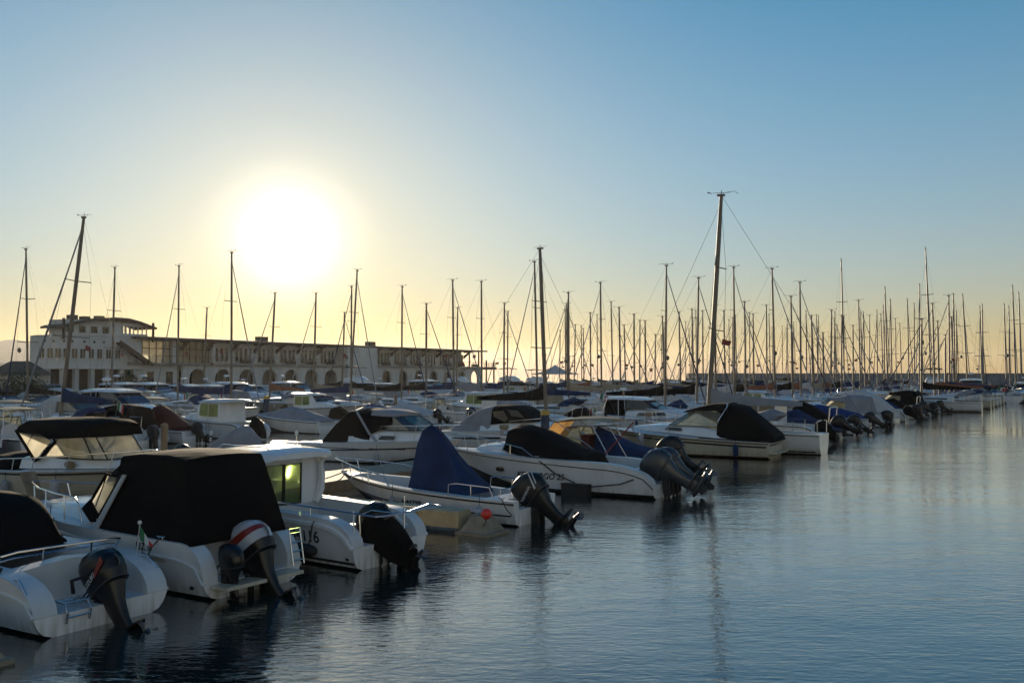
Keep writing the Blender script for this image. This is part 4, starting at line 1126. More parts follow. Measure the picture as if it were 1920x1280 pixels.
# --- beige bimini boat and tarped neighbour behind it
b6o = aw(31.3, 12.7); b6 = boat('white open boat with beige bimini frame and folded navy cover aft', b6o, 150)
s6 = Shell(b6, 6.9, 2.4, .75, 1.0, wall=.26, inner=((0, .5, .45), (.5, .7, .75), (.7, 5.0, .3)), hm=gel)
canopy(b6, 'console', gel, [(4.5, .5, 1.0, .55, .4), (4.2, .5, 1.5, .62, .5), (3.6, .5, 1.55, .62, .5), (3.1, .5, 1.35, .6, .5)], r=.3)
windscreen(b6, 4.55, 1.05, .6, 4.0, 1.75, .55, 3.3, 3.4, shield)
canopy(b6, 'bimini_top', beigec, [(4.3, 1.94, 1.98, .88, .8), (3.6, 2.06, 2.10, .92, .84), (2.6, 2.08, 2.12, .92, .84), (2.1, 2.0, 2.04, .9, .8)], r=.3, crown=.05)
pane(b6, 'bimini_front', vinylo, [(4.95, .8, 1.3), (4.95, -.8, 1.3), (4.25, -.85, 1.96), (4.25, .85, 1.96)], .012)
railing(b6, [(2.0, 1.05, .8), (2.8, .92, 2.06)], [((4.2, .9, 2.0), (2.2, 1.05, .8)), ((1.3, 1.02, .8), (2.15, .9, 2.02)), ((5.0, .85, 1.0), (4.3, .88, 1.96))], .018, 'bimini_frame', True)
canopy(b6, 'folded_cover', bluec, [(2.9, .75, 1.75, .3, .2), (2.3, .75, 1.5, .8, .5), (1.5, .75, 1.15, .98, .7), (.6, .74, .95, 1.0, .8), (.4, .74, .8, 1.0, .8)], sag=.05)
q = MB(); q.box(3.0, 3.35, -.55, .55, .35, 1.5); q.build('red_helm_seat', maroonc, b6, 0)
railing(b6, [(5.0, .85, 1.0), (5.3, .8, 1.3), (6.5, .35, 1.42), (6.95, 0, 1.45)], [((5.9, .6, 1.0), (6.0, .58, 1.36))], .016, mirror=True)
q = MB(); q.tube([(2.2, 1.06, .8), (1.05, 1.02, 2.05)], .025, 6); q.build('red_tipped_rod', engr, b6)
outboard(b6, (-.10, .0, .6), 50, engb, 1.15)

# --- big day cruiser with black canopy
b7 = boat('large white day cruiser with black side stripe and black canopy sloping to its stern', bf(1440, 862, 152, 3.0), 152)
def s7s(x): return .74 + .40 * (x / 8.2) ** 1.6
s7 = Shell(b7, 8.2, 3.0, .74, 1.14, wall=.3, inner=((0, .25, .55), (.25, .4, .74), (.4, 3.2, .35)), hm=gelc, rub=darkst, rubr=.03, bst=.96,
           stripes=((.1, 7.9, lambda x: s7s(x) - .25, lambda x: s7s(x) - .17, darkst, 'hull_stripe'), (.05, 6.6, .05, .10, redst, 'boot_stripe')))
canopy(b7, 'cabin_trunk', gel, [(1.9, .84, 1.12, 1.30, 1.2), (3.0, .9, 1.32, 1.26, 1.1), (4.4, 1.0, 1.40, 1.05, .85), (5.6, 1.06, 1.34, .75, .5), (6.7, 1.1, 1.20, .35, .2)], r=.35)
both(b7, 'cabin_window', tint, [(4.9, .925, 1.16), (4.0, 1.105, 1.13), (4.05, 1.06, 1.27), (4.75, .93, 1.29)], .02)
windscreen(b7, 4.75, 1.36, 1.0, 3.75, 1.97, .92, 2.3, 2.3, shield, alloy)
canopy(b7, 'canopy_top', blackc, [(3.95, 1.98, 2.04, .98, .86), (3.3, 2.06, 2.22, 1.02, .9), (2.6, 2.08, 2.38, 1.06, .92), (1.9, 2.05, 2.40, 1.1, .92)], r=.4, crown=.05)
canopy(b7, 'aft_canopy', blackc, [(2.35, .92, 2.34, 1.25, .90), (1.9, .86, 2.37, 1.30, .92), (1.3, .80, 2.26, 1.34, .92), (.6, .76, 1.68, 1.34, 1.0), (.1, .74, 1.26, 1.34, 1.05), (-.15, .74, 1.02, 1.32, 1.05), (-.2, .74, .84, 1.3, 1.0)], r=.35, sag=.03)
both(b7, 'side_curtain', vinyl, [(3.3, 1.0, 1.96), (2.3, 1.12, 1.50), (2.2, 1.06, 2.0), (2.7, 1.0, 2.10)], .012)
railing(b7, [(1.95, .9, 2.42), (1.9, .98, 2.30), (2.3, 1.22, 1.6)], (), .03, 'canopy_hoop', True)
railing(b7, [(4.6, 1.15, 1.04), (4.8, 1.1, 1.5), (6.4, .72, 1.62), (8.0, .1, 1.72), (8.15, 0, 1.72)], [((5.6, .98, 1.08), (5.65, .95, 1.57)), ((6.5, .72, 1.1), (6.6, .68, 1.63)), ((7.4, .4, 1.12), (7.5, .35, 1.68))], .017, mirror=True)
for sg in (1, -1):
    p_ = s7.side(5.5, .78, .004)
    o = MB(Matrix.Translation((5.5, p_.y * sg, .78)) @ Matrix.Rotation(R(-90 * sg), 4, 'X') @ Matrix.Scale(2.0, 4, (1, 0, 0))); o.lathe([(.085, -.05), (.085, .02), (.06, .024)], n=16); o.build('porthole', tint, s7.hull, 40)
q = MB(); q.box(-.35, 0.0, -1.2, 1.2, .22, .30); q.build('swim_platform', gelc, b7, 0)
fender(wpos(b7, (1.4, 1.56, .62)), 'dark blue fender at the quarter of the black canopy cruiser', bluec, .55, .12, .22)
fender(wpos(b7, (5.9, 1.32, 1.0)), 'white fender near the bow of the black canopy cruiser', fendw, .5, .12, .15)

# ------------------------------------------------------------------ second row, bows towards us
def row2(px, w, half): return at(px, w) + NV * half


c1 = boat('cream cruiser with black soft top and clear vinyl windows at the left edge', row2(140, 26, 3.7), -32)
t1_ = Shell(c1, 7.6, 2.7, .82, 1.12, wall=.28, inner=((0, .3, .5), (.3, .5, .82), (.5, 3.0, .4)), hm=gelc, rub=rubm, rubr=.03)
canopy(c1, 'cabin_trunk', gel, [(2.7, .95, 1.28, 1.05, .95), (3.8, 1.0, 1.36, 1.02, .88), (5.4, 1.06, 1.42, .82, .62), (6.5, 1.1, 1.30, .5, .3), (7.0, 1.12, 1.18, .25, .12)], r=.3)
windscreen(c1, 6.3, 1.34, .82, 5.7, 1.95, .78, 3.6, 4.3, vinyl, rubm, 1.30)
canopy(c1, 'soft_top', blackc, [(2.3, 2.02, 2.2, .95, .85), (2.7, 1.98, 2.36, .98, .88), (4.2, 1.86, 2.42, 1.0, .88), (5.4, 1.93, 2.40, .96, .84), (5.75, 1.96, 2.3, .9, .78)], r=.35, crown=.05, sag=.02)
both(c1, 'side_curtain', vinyl, [(2.5, -.98, 2.0), (3.5, -1.03, 1.26), (4.2, -1.0, 1.80), (3.6, -.99, 1.98)], .012)
q = MB()
for sg in (1, -1): q.tube([(2.4, .99 * sg, 2.05), (3.5, 1.05 * sg, 1.2), (3.75, 1.03 * sg, 1.32), (4.4, 1.0 * sg, 1.78), (4.3, .99 * sg, 1.9)], .05, 6); q.tube([(3.0, 1.0 * sg, 1.62), (3.3, .99 * sg, 2.0)], .012, 5)
q.build('curtain_binding', blackc, c1)
railing(c1, [(1.8, -1.22, .9), (1.9, -1.22, 1.2), (4.4, -1.2, 1.36), (6.2, -.75, 1.52), (7.5, -.08, 1.62), (7.6, 0, 1.62)], [((2.6, -1.22, .88), (2.7, -1.22, 1.25)), ((3.6, -1.22, .92), (3.75, -1.21, 1.32)), ((5.0, -1.08, 1.0), (5.2, -1.05, 1.42)), ((6.4, -.68, 1.06), (6.6, -.62, 1.54))], .017, mirror=True)
for sg in (1, -1):
    o = MB(Matrix.Translation((5.0, .93 * sg, 1.16)) @ Matrix.Rotation(R(-90 * sg), 4, 'X') @ Matrix.Scale(2.1, 4, (1, 0, 0))); o.lathe([(.10, -.05), (.10, .03), (.075, .036)], n=18); o.build('oval_port', woodm, c1, 40)
hull_text(t1_, 'A', .22, 1.9, .22, -1, engr, 'class_letter')
hull_text(t1_, '22', .22, 2.16, .22, -1, name='class_number')
canopy(c1, 'cockpit_cover', blackc, [(.5, .82, 1.0, .9, .7), (.9, .82, 1.25, 1.0, .8), (1.6, .84, 1.2, 1.0, .8), (2.0, .84, .95, 1.0, .8)], sag=.05)
fender(wpos(c1, (5.0, -1.36, .78)), 'white fender with dark tip hanging on the cream cruiser', fendw, .62, .14, .25)
fender(wpos(c1, (2.6, -1.42, .62)), 'grey fender by the number on the cream cruiser', greyc, .60, .13, .25)

c2 = boat('white express cruiser with dark aft canopy and sloping clear windscreen', row2(720, 25.8, 3.6), -32)
t2_ = Shell(c2, 7.7, 2.7, .80, 1.10, wall=.26, inner=((0, .3, .5), (.3, .5, .80), (.5, 2.6, .4)), hm=gel, rub=darkst, rubr=.03, rubz=lambda x: .42 + .05 * x,
            stripes=((.3, 3.4, .60, .63, darkst, 'hull_line'), (3.9, 5.6, .64, .67, darkst, 'hull_line')))
canopy(c2, 'cabin_trunk', gel, [(2.6, .84, 1.22, 1.15, 1.05), (4.2, .92, 1.40, 1.1, .95), (5.4, .98, 1.44, .92, .72), (6.5, 1.04, 1.32, .55, .35), (7.1, 1.08, 1.16, .25, .12)], r=.3)
windscreen(c2, 6.1, 1.44, .86, 5.1, 1.98, .80, 4.0, 4.1, shield, rubm)
canopy(c2, 'canopy_top', greyc, [(3.7, 2.02, 2.22, .95, .85), (4.4, 1.99, 2.2, .94, .84), (5.0, 1.98, 2.08, .9, .8)], r=.35)
canopy(c2, 'aft_canopy', blackc, [(1.0, .70, .85, 1.2, .95), (1.1, .72, 1.0, 1.2, .95), (1.7, .78, 1.7, 1.18, .9), (2.3, .8, 2.16, 1.15, .88), (3.0, .84, 2.22, 1.12, .88), (3.75, .88, 2.23, 1.1, .88)], r=.35, sag=.02)
canopy(c2, 'brow_canopy', blackc, [(3.76, 1.2, 2.20, 1.08, .87), (4.1, 1.35, 2.15, 1.05, .86), (4.7, 1.72, 2.05, .98, .84)], r=.35)
q = MB()
for sg in (1, -1): q.tube([(2.9, .94 * sg, 2.18), (3.75, 1.12 * sg, 1.3), (4.2, 1.16 * sg, .95)], .05, 7)
q.tube([(2.9, .94, 2.18), (2.88, .5, 2.28), (2.88, -.5, 2.28), (2.9, -.94, 2.18)], .05, 7); q.build('canopy_hoop', fendw, c2)
both(c2, 'cabin_hatch_window', tint, [(4.2, -1.07, 1.02), (5.0, -1.02, 1.04), (5.05, -.98, 1.2), (4.35, -1.03, 1.19)], .03)
railing(c2, [(4.2, -1.05, 1.0), (4.3, -1.0, 1.58), (5.6, -.9, 1.62), (7.4, -.15, 1.68), (7.65, 0, 1.68)], [((5.0, -1.0, 1.0), (5.0, -.98, 1.6)), ((5.9, -.85, 1.04), (6.0, -.8, 1.63)), ((6.8, -.45, 1.08), (6.9, -.4, 1.66))], .015, mirror=True)
fender(wpos(c2, (4.4, -1.40, .55)), 'pale fender on the dark canopy express cruiser', fendw, .5, .11, .3)

c3 = boat('white cruiser with grey cockpit tent and amber windows in its black hood', row2(950, 25.5, 3.8), -32)
t3_ = Shell(c3, 7.8, 2.8, .80, 1.06, wall=.26, inner=((0, .3, .5), (.3, .5, .80), (.5, 2.8, .4)), hm=gel, rub=darkst, rubr=.05, rubz=lambda x: .40 + .04 * x)
canopy(c3, 'cabin_trunk', gel, [(2.9, .84, 1.2, 1.15, 1.05), (4.2, .92, 1.36, 1.1, .95), (5.8, .98, 1.40, .9, .7), (6.9, 1.02, 1.24, .5, .3), (7.4, 1.05, 1.12, .22, .1)], r=.3)
canopy(c3, 'cockpit_tent', greyc, [(1.0, .72, .82, 1.2, .9), (1.3, .74, 1.15, 1.2, .9), (2.0, .8, 1.62, 1.18, .88), (2.7, .82, 1.98, 1.15, .86), (3.35, .86, 2.10, 1.12, .86), (3.5, .9, 2.1, 1.1, .86)], r=.3, sag=.06)
canopy(c3, 'hood', blackc, [(3.52, 1.2, 2.12, 1.06, .88), (4.3, 1.3, 2.14, 1.03, .88), (5.0, 1.36, 2.10, 1.0, .86), (5.5, 1.38, 1.78, .96, .86), (5.95, 1.40, 1.46, .9, .8)], r=.3)
for pts in ([(3.66, -1.045, 1.86), (3.72, -1.055, 1.62), (4.35, -1.065, 1.38), (4.55, -1.045, 1.55), (4.25, -1.005, 1.92)], [(4.5, -.985, 1.96), (4.75, -1.02, 1.66), (5.45, -1.005, 1.60), (5.05, -.96, 1.95)]):
    both(c3, 'hood_window', vinylo, pts, .012)
railing(c3, [(4.5, -1.12, .98), (4.7, -1.1, 1.42), (6.2, -.8, 1.56), (7.6, -.1, 1.62), (7.75, 0, 1.62)], [((5.4, -1.0, 1.0), (5.5, -.98, 1.5)), ((6.4, -.7, 1.04), (6.5, -.66, 1.57))], .016, mirror=True)


# ---- FLEET

# ------------------------------------------------------------------ the fleet: one of each kind, copied into the rows
def proto(name, cat='motorboat'):
    return thing(name, '', cat, (0, -200, -50))


def mk_console(cover, L=6.0, B=2.2, hm=gel, eng=engb):
    r = proto('motorboat')
    Shell(r, L, B, .65, .95, wall=.24, inner=((0, .4, .42), (.4, .55, .65), (.55, L * .72, .25)), hm=hm, n=12, rub=rubm)
    canopy(r, 'console_cover', cover, [(L * .62, .65, .8, .8, .6), (L * .6, .65, 1.6, .8, .5), (L * .54, .64, 1.95, .78, .45), (L * .42, .63, 1.65, .8, .5), (L * .3, .62, 1.2, .84, .5), (L * .2, .62, .8, .84, .6)], n=3, sag=.05)
    railing(r, [(L * .62, .95, .8), (L * .7, .88, 1.12), (L * .95, .3, 1.26), (L * 1.02, 0, 1.3)], [((L * .8, .7, .85), (L * .8, .68, 1.18))], .018, mirror=True)
    outboard(r, (-.05, 0, .42), 28 if cover in (bluec, greyc) else 52, eng, .92); return r


def mk_tarp(cover, L=6.3, B=2.35, hm=gel, eng=True, h=1.45):
    r = proto('motorboat')
    Shell(r, L, B, .75, 1.0, inner=((0, .4, .5), (.4, .55, .75)), hm=hm, n=12, rub=rubm)
    canopy(r, 'boat_cover', cover, [(.3, .70, .80, 1.05, .7), (.8, .72, 1.05, 1.06, .6), (L * .35, .74, h - .05, 1.08, .35), (L * .52, .76, h + .12, 1.06, .3), (L * .7, .8, h - .2, .92, .25), (L * .88, .9, 1.1, .5, .2), (L * .99, .98, 1.02, .12, .05)], n=3, sag=.07, r=.9)
    if eng and cover is not greyc: outboard(r, (-.1, 0, .45), 58, engb, .9)
    return r


def mk_cuddy(cover, L=6.6, B=2.4, hm=gel, win=vinyl):
    r = proto('motorboat')
    Shell(r, L, B, .85, 1.05, hip=.8, plat=.35, inner=((0, .7, .35), (.7, .9, .8), (.9, 3.0, .35)), hm=hm, n=12, rub=rubm)
    canopy(r, 'cabin_trunk', gel, [(2.9, .88, 1.22, .95, .8), (4.2, .95, 1.3, .85, .65), (5.4, 1.0, 1.2, .55, .35), (6.2, 1.03, 1.06, .2, .1)], n=3)
    windscreen(r, 4.0, 1.28, .8, 3.3, 1.85, .74, 2.2, 2.4, shield)
    canopy(r, 'camper_canopy', cover, [(.7, .85, 1.1, 1.05, .8), (.9, .85, 2.0, 1.05, .8), (1.8, .86, 2.12, 1.06, .82), (2.4, .86, 2.1, 1.04, .8)], n=3, sag=.02)
    canopy(r, 'canopy_hood', cover, [(2.405, 1.7, 2.08, .95, .8), (3.4, 1.78, 1.95, .85, .7)], n=3)
    both(r, 'side_window', win, [(2.42, .98, 1.22), (3.9, .83, 1.3), (3.4, .80, 1.74), (2.42, .93, 1.74)])
    railing(r, [(3.4, .98, .95), (3.5, .96, 1.35), (5.4, .55, 1.45), (6.6, 0, 1.5)], [((4.4, .84, .98), (4.5, .8, 1.4)), ((5.4, .55, 1.0), (5.4, .55, 1.45))], .017, mirror=True)
    outboard(r, (-.05, 0, .35), 18, engb, .95); return r


def mk_pilot(hm=gel, L=6.8, B=2.5, bird=False):
    r = proto('motorboat')
    s_ = Shell(r, L, B, .9, 1.15, hip=.9, plat=.42, inner=((0, .7, .42), (.7, .9, .76), (.9, 2.1, .3)), hm=hm, n=12, rub=rubm)
    canopy(r, 'pilothouse', gel, [(2.0, .9, 2.15, 1.0, .92), (3.9, .98, 2.12, .95, .86), (4.35, 1.0, 1.5, .88, .75), (5.2, 1.05, 1.4, .62, .5), (6.0, 1.1, 1.18, .35, .2)], r=.12, n=2, crown=.03)
    canopy(r, 'pilothouse_roof', deckm, [(1.4, 2.10, 2.17, .98, .9), (1.6, 2.08, 2.24, 1.04, .94), (3.6, 2.06, 2.22, 1.0, .9), (4.1, 2.05, 2.12, .9, .75)], r=.12, n=2)
    for sg in (1, -1):
        pane(r, 'side_window', greeng if not bird else tint, [(2.15, .995 * sg, 1.25), (2.95, .99 * sg, 1.25), (2.95, .955 * sg, 1.98), (2.15, .96 * sg, 1.98)], .02)
        pane(r, 'side_window', greeng if not bird else tint, [(3.05, .985 * sg, 1.25), (3.8, .975 * sg, 1.3), (3.75, .935 * sg, 1.98), (3.05, .95 * sg, 1.98)], .02)
    pane(r, 'windscreen', tint, [(4.36, .7, 1.55), (4.36, -.7, 1.55), (3.98, -.72, 2.04), (3.98, .72, 2.04)], .03)
    railing(r, [(4.4, 1.0, 1.05), (4.5, .95, 1.45), (6.0, .5, 1.6), (6.8, 0, 1.64)], [((5.4, .72, 1.1), (5.5, .7, 1.54))], .018, mirror=True)
    canopy(r, 'outboard_cover', blackc, [(.25, .55, 1.0, .28, .2), (.0, .5, 1.2, .33, .26), (-.4, .3, 1.0, .3, .22), (-.75, .05, .5, .2, .14)], n=3, sag=.05)
    if bird:
        q = MB()
        y = s_.side(3.2, .62).y + .012
        q.plate([(4.2, y, .72), (3.4, y, .60), (2.5, y, .66), (2.9, y, .56), (3.5, y, .46), (3.9, y, .58)], .012); q.build('bird_decal', birdm, s_.hull, 0)
    return r


def mk_cruiser(cover, L=8.4, B=2.9, hm=gel):
    r = proto('motorboat')
    Shell(r, L, B, .85, 1.15, inner=((0, .3, .5), (.3, .45, .85), (.45, 3.0, .4)), hm=hm, n=12, rub=darkst)
    canopy(r, 'cabin_trunk', gel, [(2.8, .9, 1.3, 1.22, 1.1), (4.6, .98, 1.42, 1.05, .85), (6.2, 1.08, 1.36, .65, .45), (7.4, 1.12, 1.2, .25, .1)], n=3)
    windscreen(r, 5.2, 1.42, .92, 4.1, 2.0, .85, 2.9, 3.0, shield)
    canopy(r, 'canopy', cover, [(.3, .84, 1.1, 1.2, .9), (1.2, .88, 1.9, 1.2, .9), (2.2, .9, 2.3, 1.18, .9), (2.9, .95, 2.32, 1.12, .88)], n=3, sag=.03)
    canopy(r, 'canopy_hood', cover, [(2.905, 1.95, 2.3, 1.05, .88), (4.2, 2.02, 2.12, .9, .8)], n=3)
    both(r, 'cabin_window', tint, [(4.9, 1.0, 1.18), (3.4, 1.17, 1.12), (3.5, 1.13, 1.26), (4.7, 1.0, 1.32)], .03)
    railing(r, [(4.6, 1.15, 1.05), (4.8, 1.1, 1.5), (6.8, .65, 1.65), (8.4, 0, 1.75)], [((5.8, .9, 1.08), (5.9, .88, 1.58)), ((7.2, .5, 1.14), (7.3, .48, 1.68))], .018, mirror=True)
    return r


def mk_hardtop(cover=blackc, L=10.0, B=3.4, hm=gel, fly=False):
    r = proto('motor_cruiser')
    Shell(r, L, B, 1.0, 1.4, inner=((0, .8, .45), (.8, .95, 1.0), (.95, 3.2, .55)), hm=hm, n=12, rub=darkst)
    canopy(r, 'cabin', gel, [(3.2, 1.0, 1.75, 1.45, 1.3), (5.0, 1.15, 1.9, 1.3, 1.05), (7.0, 1.28, 1.75, .85, .6), (8.8, 1.36, 1.45, .3, .15)], n=3)
    windscreen(r, 6.0, 1.86, 1.1, 4.8, 2.55, 1.0, 3.2, 3.2, tint)
    canopy(r, 'hardtop', gel, [(1.3, 2.60, 2.68, 1.15, 1.05), (2.0, 2.60, 2.76, 1.2, 1.08), (4.0, 2.58, 2.76, 1.15, 1.0), (5.0, 2.56, 2.64, .95, .8)], r=.15, n=2)
    railing(r, [(1.0, 1.35, 1.0), (1.5, 1.15, 2.62)], [((2.6, 1.38, 1.0), (2.5, 1.15, 2.62)), ((3.2, 1.35, 1.7), (3.0, 1.12, 2.62))], .03, 'hardtop_frame', True)
    canopy(r, 'cockpit_curtain', cover, [(1.3, 1.0, 2.5, 1.3, 1.1), (3.1, 1.0, 2.56, 1.32, 1.1)], r=.1, n=2)
    both(r, 'cabin_window', tint, [(6.6, 1.08, 1.46), (4.2, 1.42, 1.38), (4.4, 1.36, 1.6), (6.4, 1.02, 1.66)], .04)
    railing(r, [(4.8, 1.4, 1.25), (5.0, 1.35, 1.75), (8.0, .8, 1.95), (10.0, 0, 2.1)], [((6.2, 1.15, 1.28), (6.3, 1.12, 1.84)), ((7.4, .9, 1.34), (7.5, .88, 1.92)), ((8.8, .5, 1.38), (8.9, .45, 2.0))], .02, mirror=True)
    if fly:
        canopy(r, 'flybridge', gel, [(1.6, 2.78, 3.2, 1.1, 1.0), (3.6, 2.78, 3.4, 1.05, .9), (4.4, 2.7, 3.0, .8, .7)], n=2)
        canopy(r, 'flybridge_bimini', cover, [(1.2, 4.5, 4.55, 1.0, .9), (2.6, 4.62, 4.68, 1.05, .95), (3.8, 4.5, 4.55, 1.0, .9)], n=2)
        railing(r, [(1.6, 1.0, 3.2), (1.3, 1.0, 4.5)], [((3.4, .95, 3.3), (3.6, 1.0, 4.5)), ((2.6, 1.0, 3.3), (2.6, 1.03, 4.6))], .025, 'bimini_frame', True)
    q = MB(); q.tube([(2.4, 0, 2.76), (2.4, 0, 3.3)], .05, 6); o = q.build('radar_mast', alloy, r); q = MB(); q.lathe([(.05, 3.28), (.28, 3.32), (.3, 3.42), (.2, 3.5), (.03, 3.52)], (2.4, 0, 0), 12); q.build('radar_dome', gel, o, 40)
    return r


def mk_bimini(cover, L=6.4, B=2.35, hm=gel):
    r = proto('motorboat')
    Shell(r, L, B, .75, 1.0, inner=((0, .45, .45), (.45, .6, .75), (.6, 4.5, .3)), hm=hm, n=12, rub=rubm)
    canopy(r, 'console', gel, [(4.0, .4, 1.0, .5, .4), (3.7, .4, 1.5, .55, .45), (2.9, .4, 1.35, .55, .45)], n=2)
    windscreen(r, 4.0, 1.0, .55, 3.5, 1.7, .5, 2.9, 3.0, shield)
    canopy(r, 'bimini_top', cover, [(3.9, 2.0, 2.04, .9, .8), (2.9, 2.1, 2.15, .92, .84), (1.7, 2.02, 2.06, .9, .8)], n=3)
    railing(r, [(1.6, 1.05, .8), (1.9, .9, 2.05)], [((2.6, 1.08, .82), (2.9, .9, 2.1)), ((3.8, 1.0, .88), (3.8, .88, 2.02))], .02, 'bimini_frame', True)
    railing(r, [(4.4, .9, .95), (4.6, .85, 1.3), (6.4, 0, 1.45)], [((5.4, .55, 1.0), (5.5, .5, 1.36))], .017, mirror=True)
    outboard(r, (-.05, .0, .42), 40, engg, .95); return r


def mk_rib(cover, L=5.8):
    r = proto('inflatable_boat', 'inflatable boat')
    tub = mat('grey_tube_fabric' if cover is not bluec else 'navy_tube_fabric', (.05, .055, .07) if cover is not bluec else (.012, .02, .05), .55)
    q = MB()
    pts = [(-.3, 1.0, .48), (1.5, 1.02, .5), (3.5, 1.0, .55), (4.8, .72, .68), (5.5, .3, .8), (5.65, 0, .84)]
    pts = pts + [(x, -y, z) for x, y, z in pts[-2::-1]]
    q.tube(pts, [.12] + [.24] * (len(pts) - 2) + [.12], 12); q.build('tube', tub, r)
    q = MB(); q.rings([[(x, -b, .35), (x, 0, zk), (x, b, .35), (x, 0, .38)] for x, b, zk in ((0, .95, -.15), (3, .9, -.15), (4.6, .6, 0.05), (5.4, .1, .45))]); q.build('hull', gelg, r, 30)
    canopy(r, 'console_cover', cover, [(3.2, .45, .7, .5, .35), (3.0, .45, 1.4, .5, .35), (2.4, .45, 1.5, .5, .35), (1.4, .45, 1.0, .55, .4), (.9, .45, .7, .5, .4)], n=3, sag=.06)
    q = MB(); q.tube([(.5, .8, .6), (.4, .75, 1.7), (.4, -.75, 1.7), (.5, -.8, .6)], .035, 6); q.build('roll_bar', steel, r)
    outboard(r, (-.1, 0, .5), 60, engb, 1.0); return r


MASTH = 11.0


def mk_sail(hm=gel, cover=bluec, L=8.8, B=3.0, hood=None, jib=True, white_boom=False):
    r = proto('sailing_boat', 'sailing boat')
    Shell(r, L, B, .95, 1.25, wall=.35, inner=((0, .3, .95), (.3, 2.6, .45)), lk=.92, t0=.5, pw=2.0, bst=.72, hm=hm, n=14, chine=.7, rub=rubm, rubr=.02,
          stripes=((.2, L * .9, .10, .16, darkst, 'boot_stripe'),))
    canopy(r, 'coachroof', deckm, [(2.6, 1.0, 1.45, .95, .85), (4.2, 1.05, 1.48, .95, .82), (5.8, 1.12, 1.4, .75, .6), (6.8, 1.2, 1.26, .4, .3)], r=.25, n=2)
    both(r, 'coachroof_window', tint, [(3.1, .935, 1.2), (5.2, .84, 1.24), (5.2, .80, 1.36), (3.1, .90, 1.36)], .03)
    if hood: canopy(r, 'sprayhood', hood, [(1.9, 1.75, 1.82, .85, .7), (2.4, 1.42, 2.0, .92, .75), (3.0, 1.42, 1.85, .9, .72), (3.5, 1.44, 1.5, .85, .7)], r=.6, n=3, sag=.03)
    q = MB(); q.tube([(5.25, 0, 2.35), (1.0, 0, 2.28)], .06, 8); b = q.build('boom', alloy, r)
    if cover:
        canopy(b, 'sail_cover', cover, [(5.45, 2.25, 3.0, .05, .04), (5.15, 2.2, 2.9, .10, .05), (4.4, 2.2, 2.68, .14, .06), (3.0, 2.2, 2.58, .13, .05), (1.5, 2.2, 2.46, .10, .04), (1.0, 2.22, 2.40, .07, .03)], r=.8, n=2, sag=.06, crown=.02)
    railing(r, [(.1, 1.0, .97), (.1, 1.05, 1.55), (.05, .3, 1.58)], [((1.2, 1.2, .98), (1.15, 1.22, 1.55))], .018, 'pushpit', True)
    railing(r, [(L - 1.3, .62, 1.2), (L - 1.2, .6, 1.8), (L + .1, 0, 1.9)], [((L - .4, .25, 1.24), (L - .3, .24, 1.86))], .018, 'pulpit', True)
    q = MB()
    for sg in (1, -1):
        for x, y in ((3.0, 1.4), (5.0, 1.36), (6.4, 1.05)): q.tube([(x, y * sg, 1.02), (x, y * sg, 1.6)], .014, 5)
        q.tube([(1.15, 1.22 * sg, 1.55), (3.0, 1.4 * sg, 1.6), (5.0, 1.36 * sg, 1.62), (6.4, 1.05 * sg, 1.66), (L - 1.2, .6 * sg, 1.8)], .007, 4)
    q.build('lifeline', steel, r)
    MX = 5.6
    q = MB(); n_ = 8
    q.tube([(0, 0, 0), (0, 0, 5), (0, 0, 9), (0, 0, MASTH)], [.085, .085, .08, .06], 8)
    q.tube([(0, 0, MASTH - .02), (.0, 0, MASTH + .25)], .012, 4); q.tube([(-.3, 0, MASTH + .12), (.3, 0, MASTH + .12)], .012, 4); q.box(-.12, .14, -.05, .05, MASTH - .05, MASTH + .05)
    m_ = q.build('mast', alloy, r, loc=(MX, 0, 1.45))
    for z, w in ((MASTH * .40, .85), (MASTH * .68, .62)):
        q = MB(); q.tube([(-.12, -w, z), (0, 0, z - .03), (-.12, w, z)], .028, 5); q.build('spreader', alloy, m_)
    q = MB()
    for sg in (1, -1):
        q.tube([(-.3, 1.35 * sg, -.4), (-.12, .85 * sg, MASTH * .40), (-.12, .62 * sg, MASTH * .68), (0, 0, MASTH * .97)], .006, 4)
        q.tube([(-.25, 1.3 * sg, -.4), (0, .03 * sg, MASTH * .40)], .005, 4)
    q.tube([(-MX + .1, 0, -.4), (0, 0, MASTH)], .006, 4); q.tube([(L - MX - .1, 0, -.2), (0, 0, MASTH * .96)], .006, 4)
    q.build('rigging', wirem, m_)
    if jib:
        q = MB(); a, b_ = Vector((L - MX - .15, 0, .2)), Vector((.05, 0, MASTH * .93))
        q.tube([a, a.lerp(b_, .12), a.lerp(b_, .5), a.lerp(b_, .95), b_], [.03, .05, .045, .025, .012], 6); q.build('furled_jib', jib if jib is not True else greyc, m_)
    return r


def fender_part(r, x, y, z):
    q = MB(Matrix.Translation((x, y, z))); q.lathe([(.02, -.5), (.09, -.45), (.11, -.35), (.11, -.12), (.08, -.04), (.02, 0)], n=8); q.tube([(0, 0, 0), (0, -.04 if y > 0 else .04, .25)], .01, 4); q.build('fender', random.choice((fendw, fendw, bluec)), r, 50)


def aerial(r, x, y, z, h, m=None):
    q = MB(); q.tube([(x, y, z), (x - .12 * h, y, z + h)], [.012, .005], 4); q.build('aerial', fendw, r)


